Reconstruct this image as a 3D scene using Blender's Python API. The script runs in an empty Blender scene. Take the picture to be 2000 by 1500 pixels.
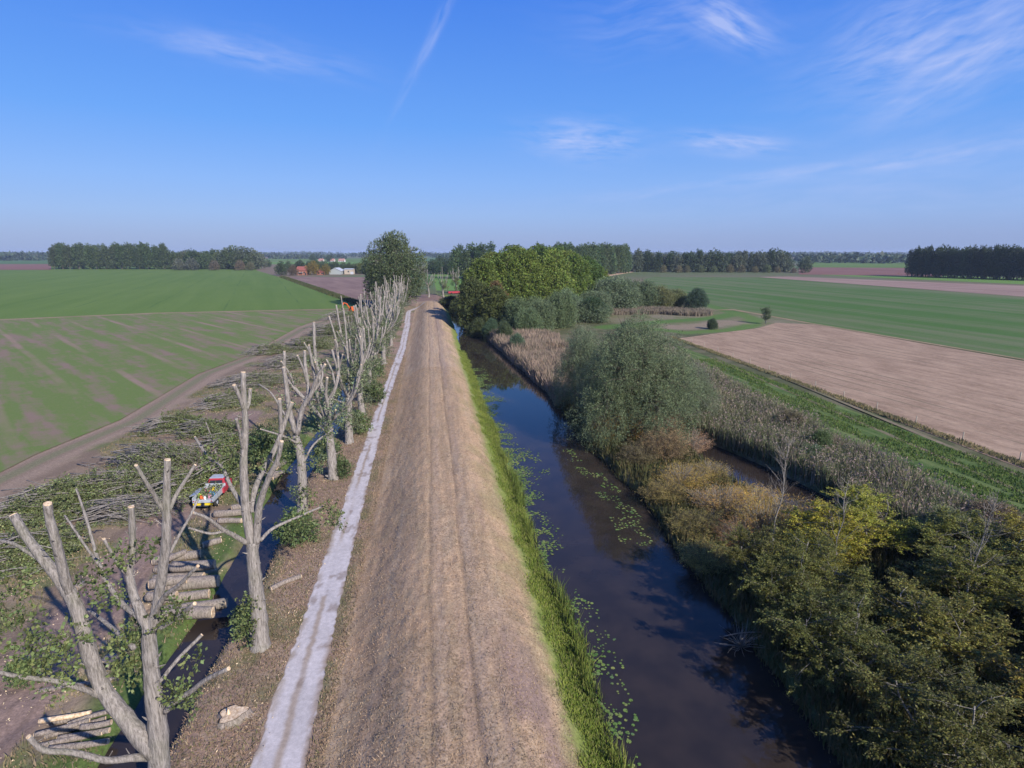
import bpy, math, random
import numpy as np
R = math.radians
rng = np.random.default_rng(7)
random.seed(7)
scene = bpy.context.scene
COL = scene.collection

# ------------------------------------------------------------------ survey: the photo's view, used to measure the place
H, F, PITCH, YAW = 21.0, 1157.0, R(12.57), R(7.87)
def ray(px, py):
    cx = (px - 1000) / F; cy = -(py - 750) / F
    up = cy * math.cos(PITCH) - math.sin(PITCH); fw = math.cos(PITCH) + cy * math.sin(PITCH)
    return (cx * math.cos(YAW) + fw * math.sin(YAW), -cx * math.sin(YAW) + fw * math.cos(YAW), up)
def at(px, py, z=0.0):
    r = ray(px, py); t = (z - H) / r[2]
    return (r[0] * t, r[1] * t)
def on_plane(px, py, y):
    r = ray(px, py); t = y / r[1]
    return (r[0] * t, y, H + r[2] * t)
def top_z(py, x, y):
    """height of something at ground point x, y whose top is level with picture row py"""
    # direction to (x,y) ; find px by bisection on azimuth
    cx = (x * math.cos(YAW) - y * math.sin(YAW)); fw = (x * math.sin(YAW) + y * math.cos(YAW))
    cy = -(py - 750) / F
    k = math.cos(PITCH) + cy * math.sin(PITCH); u = cy * math.cos(PITCH) - math.sin(PITCH)
    return H + u * fw / k

# ------------------------------------------------------------------ small helpers
def sm(a, b, x):
    t = np.clip((np.asarray(x, float) - a) / (b - a), 0, 1); return t * t * (3 - 2 * t)
def h2(ix, iy, s):
    n = (ix * 374761393 + iy * 668265263 + s * 974634777) & 0xffffffff
    n = ((n ^ (n >> 13)) * 1274126177) & 0xffffffff
    return ((n ^ (n >> 16)) & 0xffff) / 65535.0
def noise(x, y, s=0):
    x = np.asarray(x, float); y = np.asarray(y, float)
    ix = np.floor(x).astype(np.int64); iy = np.floor(y).astype(np.int64)
    fx = x - ix; fy = y - iy; fx = fx * fx * (3 - 2 * fx); fy = fy * fy * (3 - 2 * fy)
    a = h2(ix, iy, s); b = h2(ix + 1, iy, s); c = h2(ix, iy + 1, s); d = h2(ix + 1, iy + 1, s)
    return (a * (1 - fx) + b * fx) * (1 - fy) + (c * (1 - fx) + d * fx) * fy
def fbm(x, y, s=0, o=4):
    v = 0; a = .5; t = 0
    for i in range(o):
        v = v + a * noise(x * 2 ** i, y * 2 ** i, s + i); t += a; a *= .5
    return v / t
def polydist(x, y, pts):
    d = np.full(np.shape(x), 1e9)
    for (ax, ay), (bx, by) in zip(pts[:-1], pts[1:]):
        vx, vy = bx - ax, by - ay; L = vx * vx + vy * vy + 1e-9
        t = np.clip(((x - ax) * vx + (y - ay) * vy) / L, 0, 1)
        d = np.minimum(d, np.hypot(x - ax - t * vx, y - ay - t * vy))
    return d

def tag(o, label=None, cat=None, group=None, kind=None):
    if label: o['label'] = label
    if cat: o['category'] = cat
    if group: o['group'] = group
    if kind: o['kind'] = kind
    return o
def link(name, me, mat=None, parent=None, loc=None):
    o = bpy.data.objects.new(name, me); COL.objects.link(o)
    if mat is not None:
        for m in (mat if isinstance(mat, (list, tuple)) else [mat]): me.materials.append(m)
    if parent: o.parent = parent
    if loc is not None: o.location = loc
    return o
def empty(name, loc, rz=0.0, **k):
    o = bpy.data.objects.new(name, None); COL.objects.link(o); o.location = loc; o.rotation_euler = (0, 0, rz)
    o.empty_display_size = .3
    return tag(o, **k)
def mesh(name, V, Fq, mi=None, smooth=False):
    """numpy mesh: V (n,3), Fq (m,k) all faces with the same k, or a list of such arrays"""
    me = bpy.data.meshes.new(name)
    Fs = Fq if isinstance(Fq, list) else [Fq]
    Fs = [f for f in Fs if len(f)]
    V = np.asarray(V, np.float32)
    me.vertices.add(len(V)); me.vertices.foreach_set('co', V.ravel())
    loops = np.concatenate([f.ravel() for f in Fs]).astype(np.int32)
    tot = np.concatenate([np.full(len(f), f.shape[1]) for f in Fs]).astype(np.int32)
    st = np.concatenate([[0], np.cumsum(tot)[:-1]]).astype(np.int32)
    me.loops.add(len(loops)); me.loops.foreach_set('vertex_index', loops)
    me.polygons.add(len(tot)); me.polygons.foreach_set('loop_start', st)
    if mi is not None: me.polygons.foreach_set('material_index', np.asarray(mi, np.int32))
    me.polygons.foreach_set('use_smooth', np.full(len(tot), smooth))
    me.update(calc_edges=True)
    return me
def setcol(me, C):
    a = me.color_attributes.new('Col', 'FLOAT_COLOR', 'POINT')
    C = np.asarray(C, np.float32)
    if C.shape[1] == 3: C = np.concatenate([C, np.ones((len(C), 1), np.float32)], 1)
    a.data.foreach_set('color', C.ravel())
def copy_tree(o, parent=None):
    c = o.copy(); COL.objects.link(c)
    if parent is not None: c.parent = parent
    for ch in o.children: copy_tree(ch, c)
    return c

class MB:
    """collects tubes, boxes and discs into one mesh"""
    def __init__(s): s.V = []; s.Q = []; s.T = []; s.n = 0
    def add(s, V, Q=None, T=None):
        V = np.asarray(V, float); s.V.append(V)
        if Q is not None and len(Q): s.Q.append(np.asarray(Q) + s.n)
        if T is not None and len(T): s.T.append(np.asarray(T) + s.n)
        s.n += len(V)
    def tube(s, P, r, seg=8, cap=True, rough=0.0, sub=1):
        P = np.asarray(P, float); r = np.asarray(r, float) * np.ones(len(P))
        if sub > 1 and len(P) > 1:
            n = len(P); E = np.vstack([2 * P[0] - P[1], P, 2 * P[-1] - P[-2]]); out = []; ro = []
            for i in range(n - 1):
                p0, p1, p2, p3 = E[i:i + 4]
                for k in range(sub):
                    t = k / sub
                    out.append(.5 * ((2 * p1) + (p2 - p0) * t + (2 * p0 - 5 * p1 + 4 * p2 - p3) * t * t + (3 * p1 - p0 - 3 * p2 + p3) * t ** 3))
                    ro.append(r[i] * (1 - t) + r[i + 1] * t)
            out.append(P[-1]); ro.append(r[-1]); P = np.array(out); r = np.array(ro)
        D = np.gradient(P, axis=0); D /= np.linalg.norm(D, axis=1)[:, None] + 1e-9
        a = np.linspace(0, 2 * np.pi, seg, endpoint=False)
        U = np.cross(D[0], [0.31, .2, .93] if abs(D[0][2]) < .9 else [1, .1, 0]); U /= np.linalg.norm(U)
        V = []
        for i in range(len(P)):
            U = U - D[i] * np.dot(U, D[i]); U /= np.linalg.norm(U) + 1e-9
            W = np.cross(D[i], U)
            rr = r[i] * (1 + rough * (rng.random(seg) - .5))
            V.append(P[i] + np.cos(a)[:, None] * U * rr[:, None] + np.sin(a)[:, None] * W * rr[:, None])
        V = np.vstack(V); i = np.arange(len(P) - 1)[:, None] * seg; j = np.arange(seg)[None]; k = (j + 1) % seg
        Q = np.stack([i + j, i + k, i + seg + k, i + seg + j], -1).reshape(-1, 4)
        T = []
        if cap:
            V = np.vstack([V, P[:1], P[-1:]]); m = len(P) * seg
            jj = np.arange(seg); kk = (jj + 1) % seg
            T = np.vstack([np.stack([np.full(seg, m), kk, jj], 1), np.stack([np.full(seg, m + 1), m - seg + jj, m - seg + kk], 1)])
        s.add(V, Q, T); return P[-1], D[-1]
    def box(s, c, d, rz=0.0, taper=1.0, tx=0.0):
        x, y, z = np.array(d) / 2; X = []
        for zz, k in ((-z, 1), (z, taper)):
            for sx, sy in ((-1, -1), (1, -1), (1, 1), (-1, 1)): X.append((sx * x * k + (tx if zz > 0 else 0), sy * y * k, zz))
        X = np.array(X); ca, sa = math.cos(rz), math.sin(rz)
        X = np.stack([X[:, 0] * ca - X[:, 1] * sa, X[:, 0] * sa + X[:, 1] * ca, X[:, 2]], 1) + np.array(c)
        s.add(X, [(0, 3, 2, 1), (4, 5, 6, 7), (0, 1, 5, 4), (1, 2, 6, 5), (2, 3, 7, 6), (3, 0, 4, 7)])
    def disc(s, c, n, r, seg=10, th=.01):
        c = np.array(c, float); n = np.array(n, float); n /= np.linalg.norm(n)
        s.tube([c, c + n * th], [r, r], seg, True)
    def mesh(s, name, smooth=True):
        V = np.vstack(s.V); L = []
        if s.Q: L.append(np.vstack(s.Q))
        if s.T: L.append(np.vstack(s.T))
        return mesh(name, V, L, smooth=smooth)
    def build(s, name, mat, parent=None, smooth=True, loc=None): return link(name, s.mesh(name, smooth), mat, parent, loc)

# ------------------------------------------------------------------ materials
def newmat(name):
    m = bpy.data.materials.new(name); m.use_nodes = True; nt = m.node_tree; nt.nodes.clear()
    out = nt.nodes.new('ShaderNodeOutputMaterial')
    class N: pass
    g = N(); g.m = m; g.nt = nt; g.out = out
    def n(t, **k):
        x = nt.nodes.new('ShaderNode' + t)
        for a, b in k.items():
            if a.startswith('i_'): x.inputs[a[2:].replace('_', ' ')].default_value = b
            else: setattr(x, a, b)
        return x
    def l(a, b): nt.links.new(a, b)
    def math_(op, a, b=None, c=None):
        x = n('Math', operation=op)
        for i, v in enumerate((a, b, c)):
            if v is None: continue
            if isinstance(v, (int, float)): x.inputs[i].default_value = v
            else: l(v, x.inputs[i])
        return x.outputs[0]
    def mix(f, a, b, bt='MIX'):
        x = n('Mix', data_type='RGBA', blend_type=bt)
        for s, v in ((x.inputs[0], f), (x.inputs[6], a), (x.inputs[7], b)):
            if isinstance(v, (int, float)): s.default_value = v
            elif isinstance(v, tuple): s.default_value = (*v, 1) if len(v) == 3 else v
            else: l(v, s)
        return x.outputs[2]
    def ramp(v, a, b, c0=0.0, c1=1.0):
        x = n('MapRange'); x.inputs[1].default_value = a; x.inputs[2].default_value = b; x.inputs[3].default_value = c0; x.inputs[4].default_value = c1
        l(v, x.inputs[0]); return x.outputs[0]
    def tex(scale, vec=None, detail=4.0, rough=.6, sc=(1, 1, 1), rot=(0, 0, 0), coord='Object'):
        t = n('TexCoord'); mp = n('Mapping'); mp.inputs['Scale'].default_value = sc; mp.inputs['Rotation'].default_value = rot
        if rot != (0, 0, 0):
            m0 = n('Mapping'); m0.inputs['Rotation'].default_value = rot; mp.inputs['Rotation'].default_value = (0, 0, 0)
            l(t.outputs[coord], m0.inputs[0]); l(m0.outputs[0], mp.inputs[0])
        else: l(t.outputs[coord], mp.inputs[0])
        x = n('TexNoise'); x.inputs['Scale'].default_value = scale; x.inputs['Detail'].default_value = detail; x.inputs['Roughness'].default_value = rough
        l(mp.outputs[0], x.inputs['Vector']); return x.outputs[0]
    def bsdf(col, rough=.8, spec=.3, bump=None, bs=.3, bd=.05, metal=0.0):
        b = n('BsdfPrincipled')
        if isinstance(col, tuple): b.inputs['Base Color'].default_value = (*col, 1)
        else: l(col, b.inputs['Base Color'])
        if isinstance(rough, (int, float)): b.inputs['Roughness'].default_value = rough
        else: l(rough, b.inputs['Roughness'])
        b.inputs['Specular IOR Level'].default_value = spec; b.inputs['Metallic'].default_value = metal
        if bump is not None:
            bb = n('Bump'); bb.inputs['Strength'].default_value = bs; bb.inputs['Distance'].default_value = bd
            l(bump, bb.inputs['Height']); l(bb.outputs[0], b.inputs['Normal'])
        l(b.outputs[0], out.inputs[0]); return b
    g.n, g.l, g.math, g.mix, g.ramp, g.tex, g.bsdf = n, l, math_, mix, ramp, tex, bsdf
    return g
def mat_simple(name, col, rough=.6, var=.25, scale=6.0, spec=.4, metal=0.0, bump=0.0):
    g = newmat(name); t = g.tex(scale); c = g.mix(g.ramp(t, .3, .7), tuple(v * (1 - var) for v in col), tuple(min(1, v * (1 + var)) for v in col))
    g.bsdf(c, rough, spec, t if bump else None, bump, .03, metal); return g.m
def mat_leaf(name='leaf', trans=.32, spread=.6):
    """the tint comes from the object's own colour; every leaf varies a little, and clumps vary in tone"""
    g = newmat(name); oi = g.n('ObjectInfo'); geo = g.n('NewGeometry')
    rnd = geo.outputs['Random Per Island']
    cl = g.tex(.9, detail=2.0)
    b = g.math('MULTIPLY', g.ramp(rnd, 0, 1, 1.45 * (1 - spread), 1.45 * (1 + spread)), g.ramp(cl, .3, .7, .6, 1.3))
    c = g.mix(1.0, oi.outputs['Color'], g.n('CombineColor').outputs[0], 'MULTIPLY')
    cc = g.n('CombineColor')
    for i in range(3): g.l(b, cc.inputs[i])
    c = g.mix(1.0, oi.outputs['Color'], cc.outputs[0], 'MULTIPLY')
    hs = g.n('HueSaturation'); g.l(c, hs.inputs['Color']); g.l(g.ramp(g.math('FRACT', g.math('MULTIPLY', rnd, 17.3)), 0, 1, .47, .53), hs.inputs['Hue'])
    d = g.n('BsdfPrincipled'); g.l(hs.outputs[0], d.inputs['Base Color']); d.inputs['Roughness'].default_value = .55; d.inputs['Specular IOR Level'].default_value = .3
    tr = g.n('BsdfTranslucent'); g.l(hs.outputs[0], tr.inputs[0])
    mx = g.n('MixShader'); mx.inputs[0].default_value = trans; g.l(d.outputs[0], mx.inputs[1]); g.l(tr.outputs[0], mx.inputs[2]); g.l(mx.outputs[0], g.out.inputs[0])
    return g.m
def mat_bark(name, a, b, sc=(6, 6, .8)):
    g = newmat(name); t = g.tex(2.2, sc=sc, detail=6.0, rough=.7); t2 = g.tex(.8, detail=3.0)
    c = g.mix(g.ramp(t, .35, .65), a, b); c = g.mix(g.ramp(t2, .5, .75, 0, .4), c, (.17, .175, .11))
    g.bsdf(c, .85, .2, t, 1.0, .09); return g.m
LEAF = mat_leaf('foliage_leaf')
BARK = mat_bark('poplar_bark', (.13, .115, .102), (.39, .352, .325))
BARKD = mat_bark('dark_bark', (.05, .042, .032), (.16, .14, .11))
BARKP = mat_bark('pale_bark', (.16, .14, .12), (.36, .33, .29))
def mat_cut():
    g = newmat('cut_wood'); t = g.tex(9.0); c = g.mix(g.ramp(t, .35, .65), (.42, .28, .16), (.76, .6, .42)); g.bsdf(c, .8, .2, t, .5, .02); return g.m
CUT = mat_cut()
def mat_attr(name, var=.35, s1=7.0, s2=45.0, bs=.6, bd=.06, rough=.95, stretch=(1, 1, 1)):
    g = newmat(name); a = g.n('Attribute', attribute_name='Col')
    t1 = g.tex(s1, detail=8.0, rough=.75, sc=stretch); t2 = g.tex(s2 * .1, detail=3.0)
    k = g.math('MULTIPLY', g.ramp(t1, .28, .72, 1 - var, 1 + var), g.ramp(t2, .3, .7, .88, 1.12))
    cc = g.n('CombineColor')
    for i in range(3): g.l(k, cc.inputs[i])
    c = g.mix(1.0, a.outputs['Color'], cc.outputs[0], 'MULTIPLY')
    g.bsdf(c, rough, .15, t1, bs, bd); return g.m

# ------------------------------------------------------------------ the lie of the land
DY = [10, 29, 36, 44, 57, 70, 90, 230]; DX = [-13.1, -13.3, -12.8, -13.1, -13.5, -12.8, -12.9, -12.8]
RY = [5, 18, 25, 33, 37, 47, 62, 88, 126, 172, 230, 300]; RX = [16.2, 16.3, 16.6, 16.8, 16.8, 17.8, 16.8, 17.4, 15, 12.5, 12.5, 14]
def river_right(y): return np.interp(y, RY, RX) + .7 * (fbm(y * .25, 3.3, 5) - .5)
def pond_mask(x, y):
    cx = np.interp(y, [36, 46, 56, 62], [33.6, 31.6, 30.2, 29.6])
    a = sm(1.15, .8, np.abs(x - cx) / (3.1 * np.sqrt(np.clip(1 - ((y - 48) / 15) ** 2, .01, 1))))
    b = sm(1.2, .8, np.hypot((x - 28) / 4.5, (y - 122) / 4))
    return np.maximum(a * (np.abs(y - 48) < 15), b)
def height(x, y):
    x = np.asarray(x, float); y = np.asarray(y, float)
    fy = sm(262, 232, y)
    dc = np.interp(y, DY, DX)
    z = .3 * sm(-12.4, -10.6, x)
    end = sm(238, 226, y)
    z = z - 1.25 * sm(1.9, .55, np.abs(x - dc) + .25 * (fbm(x * .5, y * .4, 9) - .5)) * end * sm(-60, 0, y)
    wob = .35 * (fbm(y * .12, 1.5, 3) - .5)
    dike = (sm(-5.4, -.3, x + wob)) * 1.6
    z = z + dike * (.15 + .85 * fy)
    rr = river_right(y)
    lb = 7.3 + .9 * (fbm(y * .16, 7.1, 21, 3) - .5) + .3 * (noise(y * 1.3, 4, 22) - .5)
    drop = sm(2.7, lb + .35, x + wob); z = z - drop * ((.3 + 1.6 * (.15 + .85 * fy)) + .65)
    z = z - 1.3 * sm(lb, lb + 1.8, x) * sm(0, 1, drop)
    right = sm(rr - .5, rr + 1.2, x)
    z = z * (1 - right) + right * .03
    rend = sm(300, 285, y); z = np.where(x > 4, z * rend + (1 - rend) * 0.0, z)
    z = z - 1.5 * pond_mask(x, y)
    n = (fbm(x * 1.3, y * 1.3, 11, 3) - .5)
    near = sm(400, 200, y) * sm(-62, -50, x) * sm(120, 60, x)
    strip = sm(-36, -33, x) * sm(-13.5, -15.5, x)
    onpath = sm(-8.6, -8.1, x) * sm(-5.0, -5.4, x)
    near = near * (1 - .85 * onpath)
    z = z + near * n * (.06 + .14 * strip * (fbm(x * .2, y * .2, 31) > .4))
    # mown dike: raked windrows along the left slope, wheel ruts on the crest
    sl = sm(-5.2, -4, x) * sm(2.6, 1.6, x) * fy
    z = z + sl * .05 * (fbm(x * 3.4, y * .45, 40, 3) - .5)
    z = z + .10 * sm(-5.4, -4.6, x) * sm(6.5, 5, x) * (fbm(x * 3.2, y * 1.6, 44, 3) - .5) * 1.3
    for rx in (-.45, 1.55): z = z - .06 * np.exp(-((x - rx - .6 * (fbm(y * .08, rx + 9, 41, 3) - .5)) / .13) ** 2) * fy
    return z

# ------------------------------------------------------------------ ground sheet with the colours the ground itself has
def axis(parts):
    out = []
    for a, b, st in parts: out.append(np.arange(a, b, st))
    return np.concatenate(out)
xs = axis([(-24, 10, .15), (10, 62, .35), (62, 125, 1.0)]); xl = axis([(-62, -24, .3)])
ox = 125 * 1.22 ** np.arange(0, 26); xs = np.concatenate([-62 * 1.25 ** np.arange(25, 0, -1), xl, xs, ox])
yy = [9.0]
while yy[-1] < 300: yy.append(yy[-1] + .13 + (yy[-1] - 9) * .0085)
while yy[-1] < 14000: yy.append(yy[-1] * 1.12)
ys = np.concatenate([[-3000, -600, -100, -20, 0, 4, 7], yy])
X, Y = np.meshgrid(xs, ys); Z = height(X, Y)
TRACK = [(-41.5, 30), (-40.6, 58), (-40.0, 66), (-37.6, 79), (-39.3, 109), (-36.3, 127), (-35.2, 174), (-29, 205), (-24, 222)]
def colour(x, y, z):
    C = np.zeros(x.shape + (3,))
    def put(m, c):
        m = np.clip(m, 0, 1)[..., None]; C[:] = C * (1 - m) + np.array(c) * m
    f1 = fbm(x * .35, y * .35, 51); f2 = fbm(x * .09, y * .09, 52); f3 = fbm(x * 1.7, y * 1.7, 53, 3); f4 = fbm(x * .8, y * .8, 54)
    put(np.ones_like(x), (.10, .115, .05))
    # working strip left of the ditch: trampled soil, sawdust, grass
    L = sm(-11, -13, x) * (x > -80)
    put(L * 1.0, (.185, .135, .098)); put(L * sm(.45, .62, f1), (.13, .14, .06)); put(L * sm(.5, .62, f4) * .6, (.27, .2, .14)); put(sm(5, 1.5, np.hypot(x + 17, (y - 34) * .45)) * sm(.4, .55, f3) * .8, (.42, .31, .21))
    lane = sm(2.4, 1.7, polydist(x, y, [(-20.8, 5), (-20.3, 26), (-20.6, 36), (-21.8, 48), (-24, 62), (-24.5, 80)])+ .6 * (f1 - .5))
    put(lane, (.235, .165, .135)); put(lane * sm(.45, .65, fbm(x * 3, y * .25, 61)) * .5, (.15, .105, .085))
    tr = polydist(x, y, TRACK)
    put(sm(3.4, 1.7, tr + 1.6 * (f1 - .5)) * L, (.265, .195, .145)); put(np.exp(-((tr - .25) / .55) ** 2) * L * .55, (.09, .13, .05))
    put(sm(.4, .25, np.abs(tr - 1.0)) * L * .5, (.2, .14, .105))
    dc = np.interp(y, DY, DX)
    put(sm(3.4, 1.6, np.abs(x - dc + .8)) * sm(.35, .5, f1 + .15) * (y < 240), (.085, .125, .035))
    put(sm(1.1, .6, np.abs(x - dc)), (.05, .04, .03))
    # verge between ditch and path
    v = sm(-12.2, -11.4, x) * sm(-4.6, -5.3, x) * (y < 262)
    put(v, (.26, .18, .135)); put(v * sm(.5, .68, f1) * .8, (.13, .13, .06)); put(v * sm(.55, .7, f3) * .4, (.36, .28, .2))
    # dike: dry mown grass
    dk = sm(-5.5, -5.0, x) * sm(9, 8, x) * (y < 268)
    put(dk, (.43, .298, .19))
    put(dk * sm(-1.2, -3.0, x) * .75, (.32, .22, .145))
    st = fbm(x * 3.2, y * .18, 71); put(dk * sm(.47, .62, st) * .35, (.22, .165, .11)); put(dk * sm(.56, .7, fbm(x * 2.2, y * .13, 72)) * .55, (.43, .32, .22))
    put(dk * sm(.5, .72, f3) * .35, (.34, .27, .17))
    put(dk * sm(.7, 1.2, x) * sm(4.6, 3.4, x) * sm(.5, .68, fbm(x * 1.5, y * .09, 74)) * .6, (.29, .205, .155))
    put(dk * sm(2.5, 4.5, x) * sm(.46, .62, f1) * .45, (.22, .2, .085))
    put(dk * sm(1.3, .5, np.abs(x - 3.9 - .6 * (f2 - .5))) * sm(34, 22, y) * sm(.45, .6, f1 + .05) * .8, (.24, .165, .15))
    for rx in (-.45, 1.55):
        xr = rx + .6 * (fbm(y * .08, rx + 9, 41, 3) - .5)
        put(dk * np.exp(-((x - xr) / .09) ** 2) * .55 * (.3 + f1), (.1, .072, .055)); put(dk * np.exp(-((x - xr - .5) / .3) ** 2) * .35, (.3, .23, .19))
    gb = 5.6 + .7 * (f1 - .5) + .5 * (f2 - .5)
    put(sm(gb - .8, gb + .6, x + .8 * (f3 - .5)) * (x < 11) * (y < 300), (.17, .21, .05)); put(sm(gb + .6, gb + 1.4, x) * (x < 11) * sm(.4, .6, f3) * .8 * (y < 300), (.12, .18, .04))
    # right bank and rough land
    rr = river_right(y); rt = (x > rr - 1)
    put(rt * 1.0, (.085, .09, .042)); put(rt * sm(.45, .6, f1) * .7, (.16, .14, .085)); put(rt * sm(.5, .66, f2) * .5, (.08, .11, .035))
    m = sm(52, 60, x) * sm(150, 162, y) * (y < 420); put(m, (.16, .145, .08)); put(m * sm(.4, .6, f2), (.19, .165, .105)); put(m * sm(.48, .6, f1) * .6, (.11, .135, .05))
    arc = [at(*p) for p in ((1180, 640), (1290, 629), (1390, 622), (1440, 612), (1400, 600), (1370, 590), (1300, 565), (1240, 545))]
    arc2 = [at(*p) for p in ((1440, 612), (1475, 624), (1465, 636), (1430, 645), (1340, 650), (1250, 640))]
    put(sm(5.0, 2.0, polydist(x, y, arc) + 2 * (f1 - .5)) * rt, (.085, .15, .035)); put(sm(4.0, 1.6, polydist(x, y, arc2) + 2 * (f1 - .5)) * rt, (.1, .16, .04))
    put(sm(7, 3, polydist(x, y, [at(1330, 640), at(1430, 630)]) + 3 * (f1 - .5)) * rt * .7, (.27, .2, .145))
    put(sm(-.35, -.7, z), (.04, .032, .022))
    far = sm(300, 420, np.hypot(x * .6, y)); put(far, (.1, .125, .055)); put(far * sm(.45, .6, fbm(x * .003, y * .0015, 81)), (.17, .13, .09)); put(far * sm(.55, .65, fbm(x * .004, y * .002, 83)), (.075, .14, .045))
    put(sm(14, 8, np.hypot((x + 2), (y - 278) * .5)), (.2, .13, .1))
    return C
C = colour(X, Y, Z)
ny, nx = X.shape
V = np.stack([X, Y, Z], -1).reshape(-1, 3)
i = np.arange(ny - 1)[:, None] * nx; j = np.arange(nx - 1)[None]
Q = np.stack([i + j, i + j + 1, i + nx + j + 1, i + nx + j], -1).reshape(-1, 4)
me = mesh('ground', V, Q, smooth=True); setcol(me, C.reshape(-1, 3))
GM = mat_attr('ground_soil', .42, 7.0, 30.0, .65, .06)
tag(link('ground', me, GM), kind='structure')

# white shell path at the dike's foot
def strip(name, y0, y1, step, xl_, xr_, n, zo, colfn, mat, thick=0):
    yv = np.arange(y0, y1, step); t = np.linspace(0, 1, n)
    A = xl_(yv)[:, None]; B = xr_(yv)[:, None]; XX = A + (B - A) * t[None]; YY = np.repeat(yv[:, None], n, 1)
    ZZ = height(XX, YY) + zo
    V = np.stack([XX, YY, ZZ], -1).reshape(-1, 3); i = np.arange(len(yv) - 1)[:, None] * n; j = np.arange(n - 1)[None]
    Q = np.stack([i + j, i + j + 1, i + n + j + 1, i + n + j], -1).reshape(-1, 4)
    me = mesh(name, V, Q, smooth=True); setcol(me, colfn(XX, YY, np.repeat(t[None], len(yv), 0)).reshape(-1, 3)); return link(name, me, mat)
pl = lambda y: np.interp(y, [5, 21, 47, 86, 131, 175, 205, 216, 224, 240], [-7.95, -7.9, -7.75, -7.55, -7.0, -7.5, -8.2, -8.2, -6.5, -2.5]) + .3 * (fbm(y * .25, 2, 91) - .5) + .16 * (noise(y * 3.1, 7, 92) - .5)
pr = lambda y: np.interp(y, [5, 21, 47, 86, 131, 175, 205, 216, 224, 240], [-5.6, -5.7, -6.05, -6.2, -5.5, -5.8, -6.6, -6.6, -5.0, -1.2]) + .25 * (fbm(y * .25, 5, 93) - .5) + .14 * (noise(y * 3.3, 9, 94) - .5)
def pcol(x, y, t):
    C = np.zeros(x.shape + (3,)) + np.array((.47, .43, .425))
    C *= (.84 + .32 * fbm(x * 1.8, y * .6, 95))[..., None]
    def put(m, c):
        m = np.clip(m, 0, 1)[..., None]; C[:] = C * (1 - m) + np.array(c) * m
    med = .46 + .03 * np.sin(y * .1)
    put(sm(.13, .02, np.abs(t - med)) * sm(.4, .6, fbm(y * .13, 4.5, 96, 2) + .06 + .2 * (y < 34)) * .85, (.3, .235, .18))
    put(sm(.5, .58, fbm(x * 3, y * .8, 97)) * sm(.25, .02, t) * .7, (.27, .21, .15)); put(sm(.5, .58, fbm(x * 3, y * .8, 98)) * sm(.8, 1.0, t) * .8, (.27, .2, .15))
    put(sm(.045, 0, t) * .7 + sm(.955, 1, t) * .7, (.24, .18, .13))
    put(sm(.62, .74, fbm(x * 1.6, y * 1.1, 99, 3)) * .6, (.2, .15, .12))
    return C
tag(strip('path', 6, 240, .22, pl, pr, 30, .015, pcol, mat_attr('shell_path', .16, 14.0, 40.0, .15, .02)), kind='structure')

# water
def mat_water():
    g = newmat('brown_water'); t = g.tex(.5, detail=2.0); c = g.mix(g.ramp(t, .35, .65), (.024, .019, .017), (.036, .027, .022))
    w = g.tex(1.4, detail=4.0, rough=.6)
    b = g.bsdf(c, .03, .5, w, .035, .02); b.inputs['IOR'].default_value = 1.33; return g.m
WAT = mat_water()
def sheet(name, pts, z, mat, **k):
    n = len(pts); me = mesh(name, [(p[0], p[1], z) for p in pts], np.array([list(range(n))])); o = link(name, me, mat); tag(o, **k); return o
sheet('river_water', [(5, 0), (24, 0), (24, 70), (19.5, 72), (22, 110), (18, 140), (17, 300), (5, 300)], -.5, WAT, kind='structure')
sheet('ditch_water', [(-15.5, 0), (-10.9, 0), (-10.9, 240), (-15.5, 240)], -.45, WAT, kind='structure')
sheet('pond_water', [(24.01, 28), (38, 28), (38, 66), (24.01, 66)], -.5, WAT, kind='structure')
sheet('marsh_pool_water', [(22.1, 116), (34, 116), (34, 129), (22.1, 129)], -.35, WAT, kind='structure')

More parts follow.
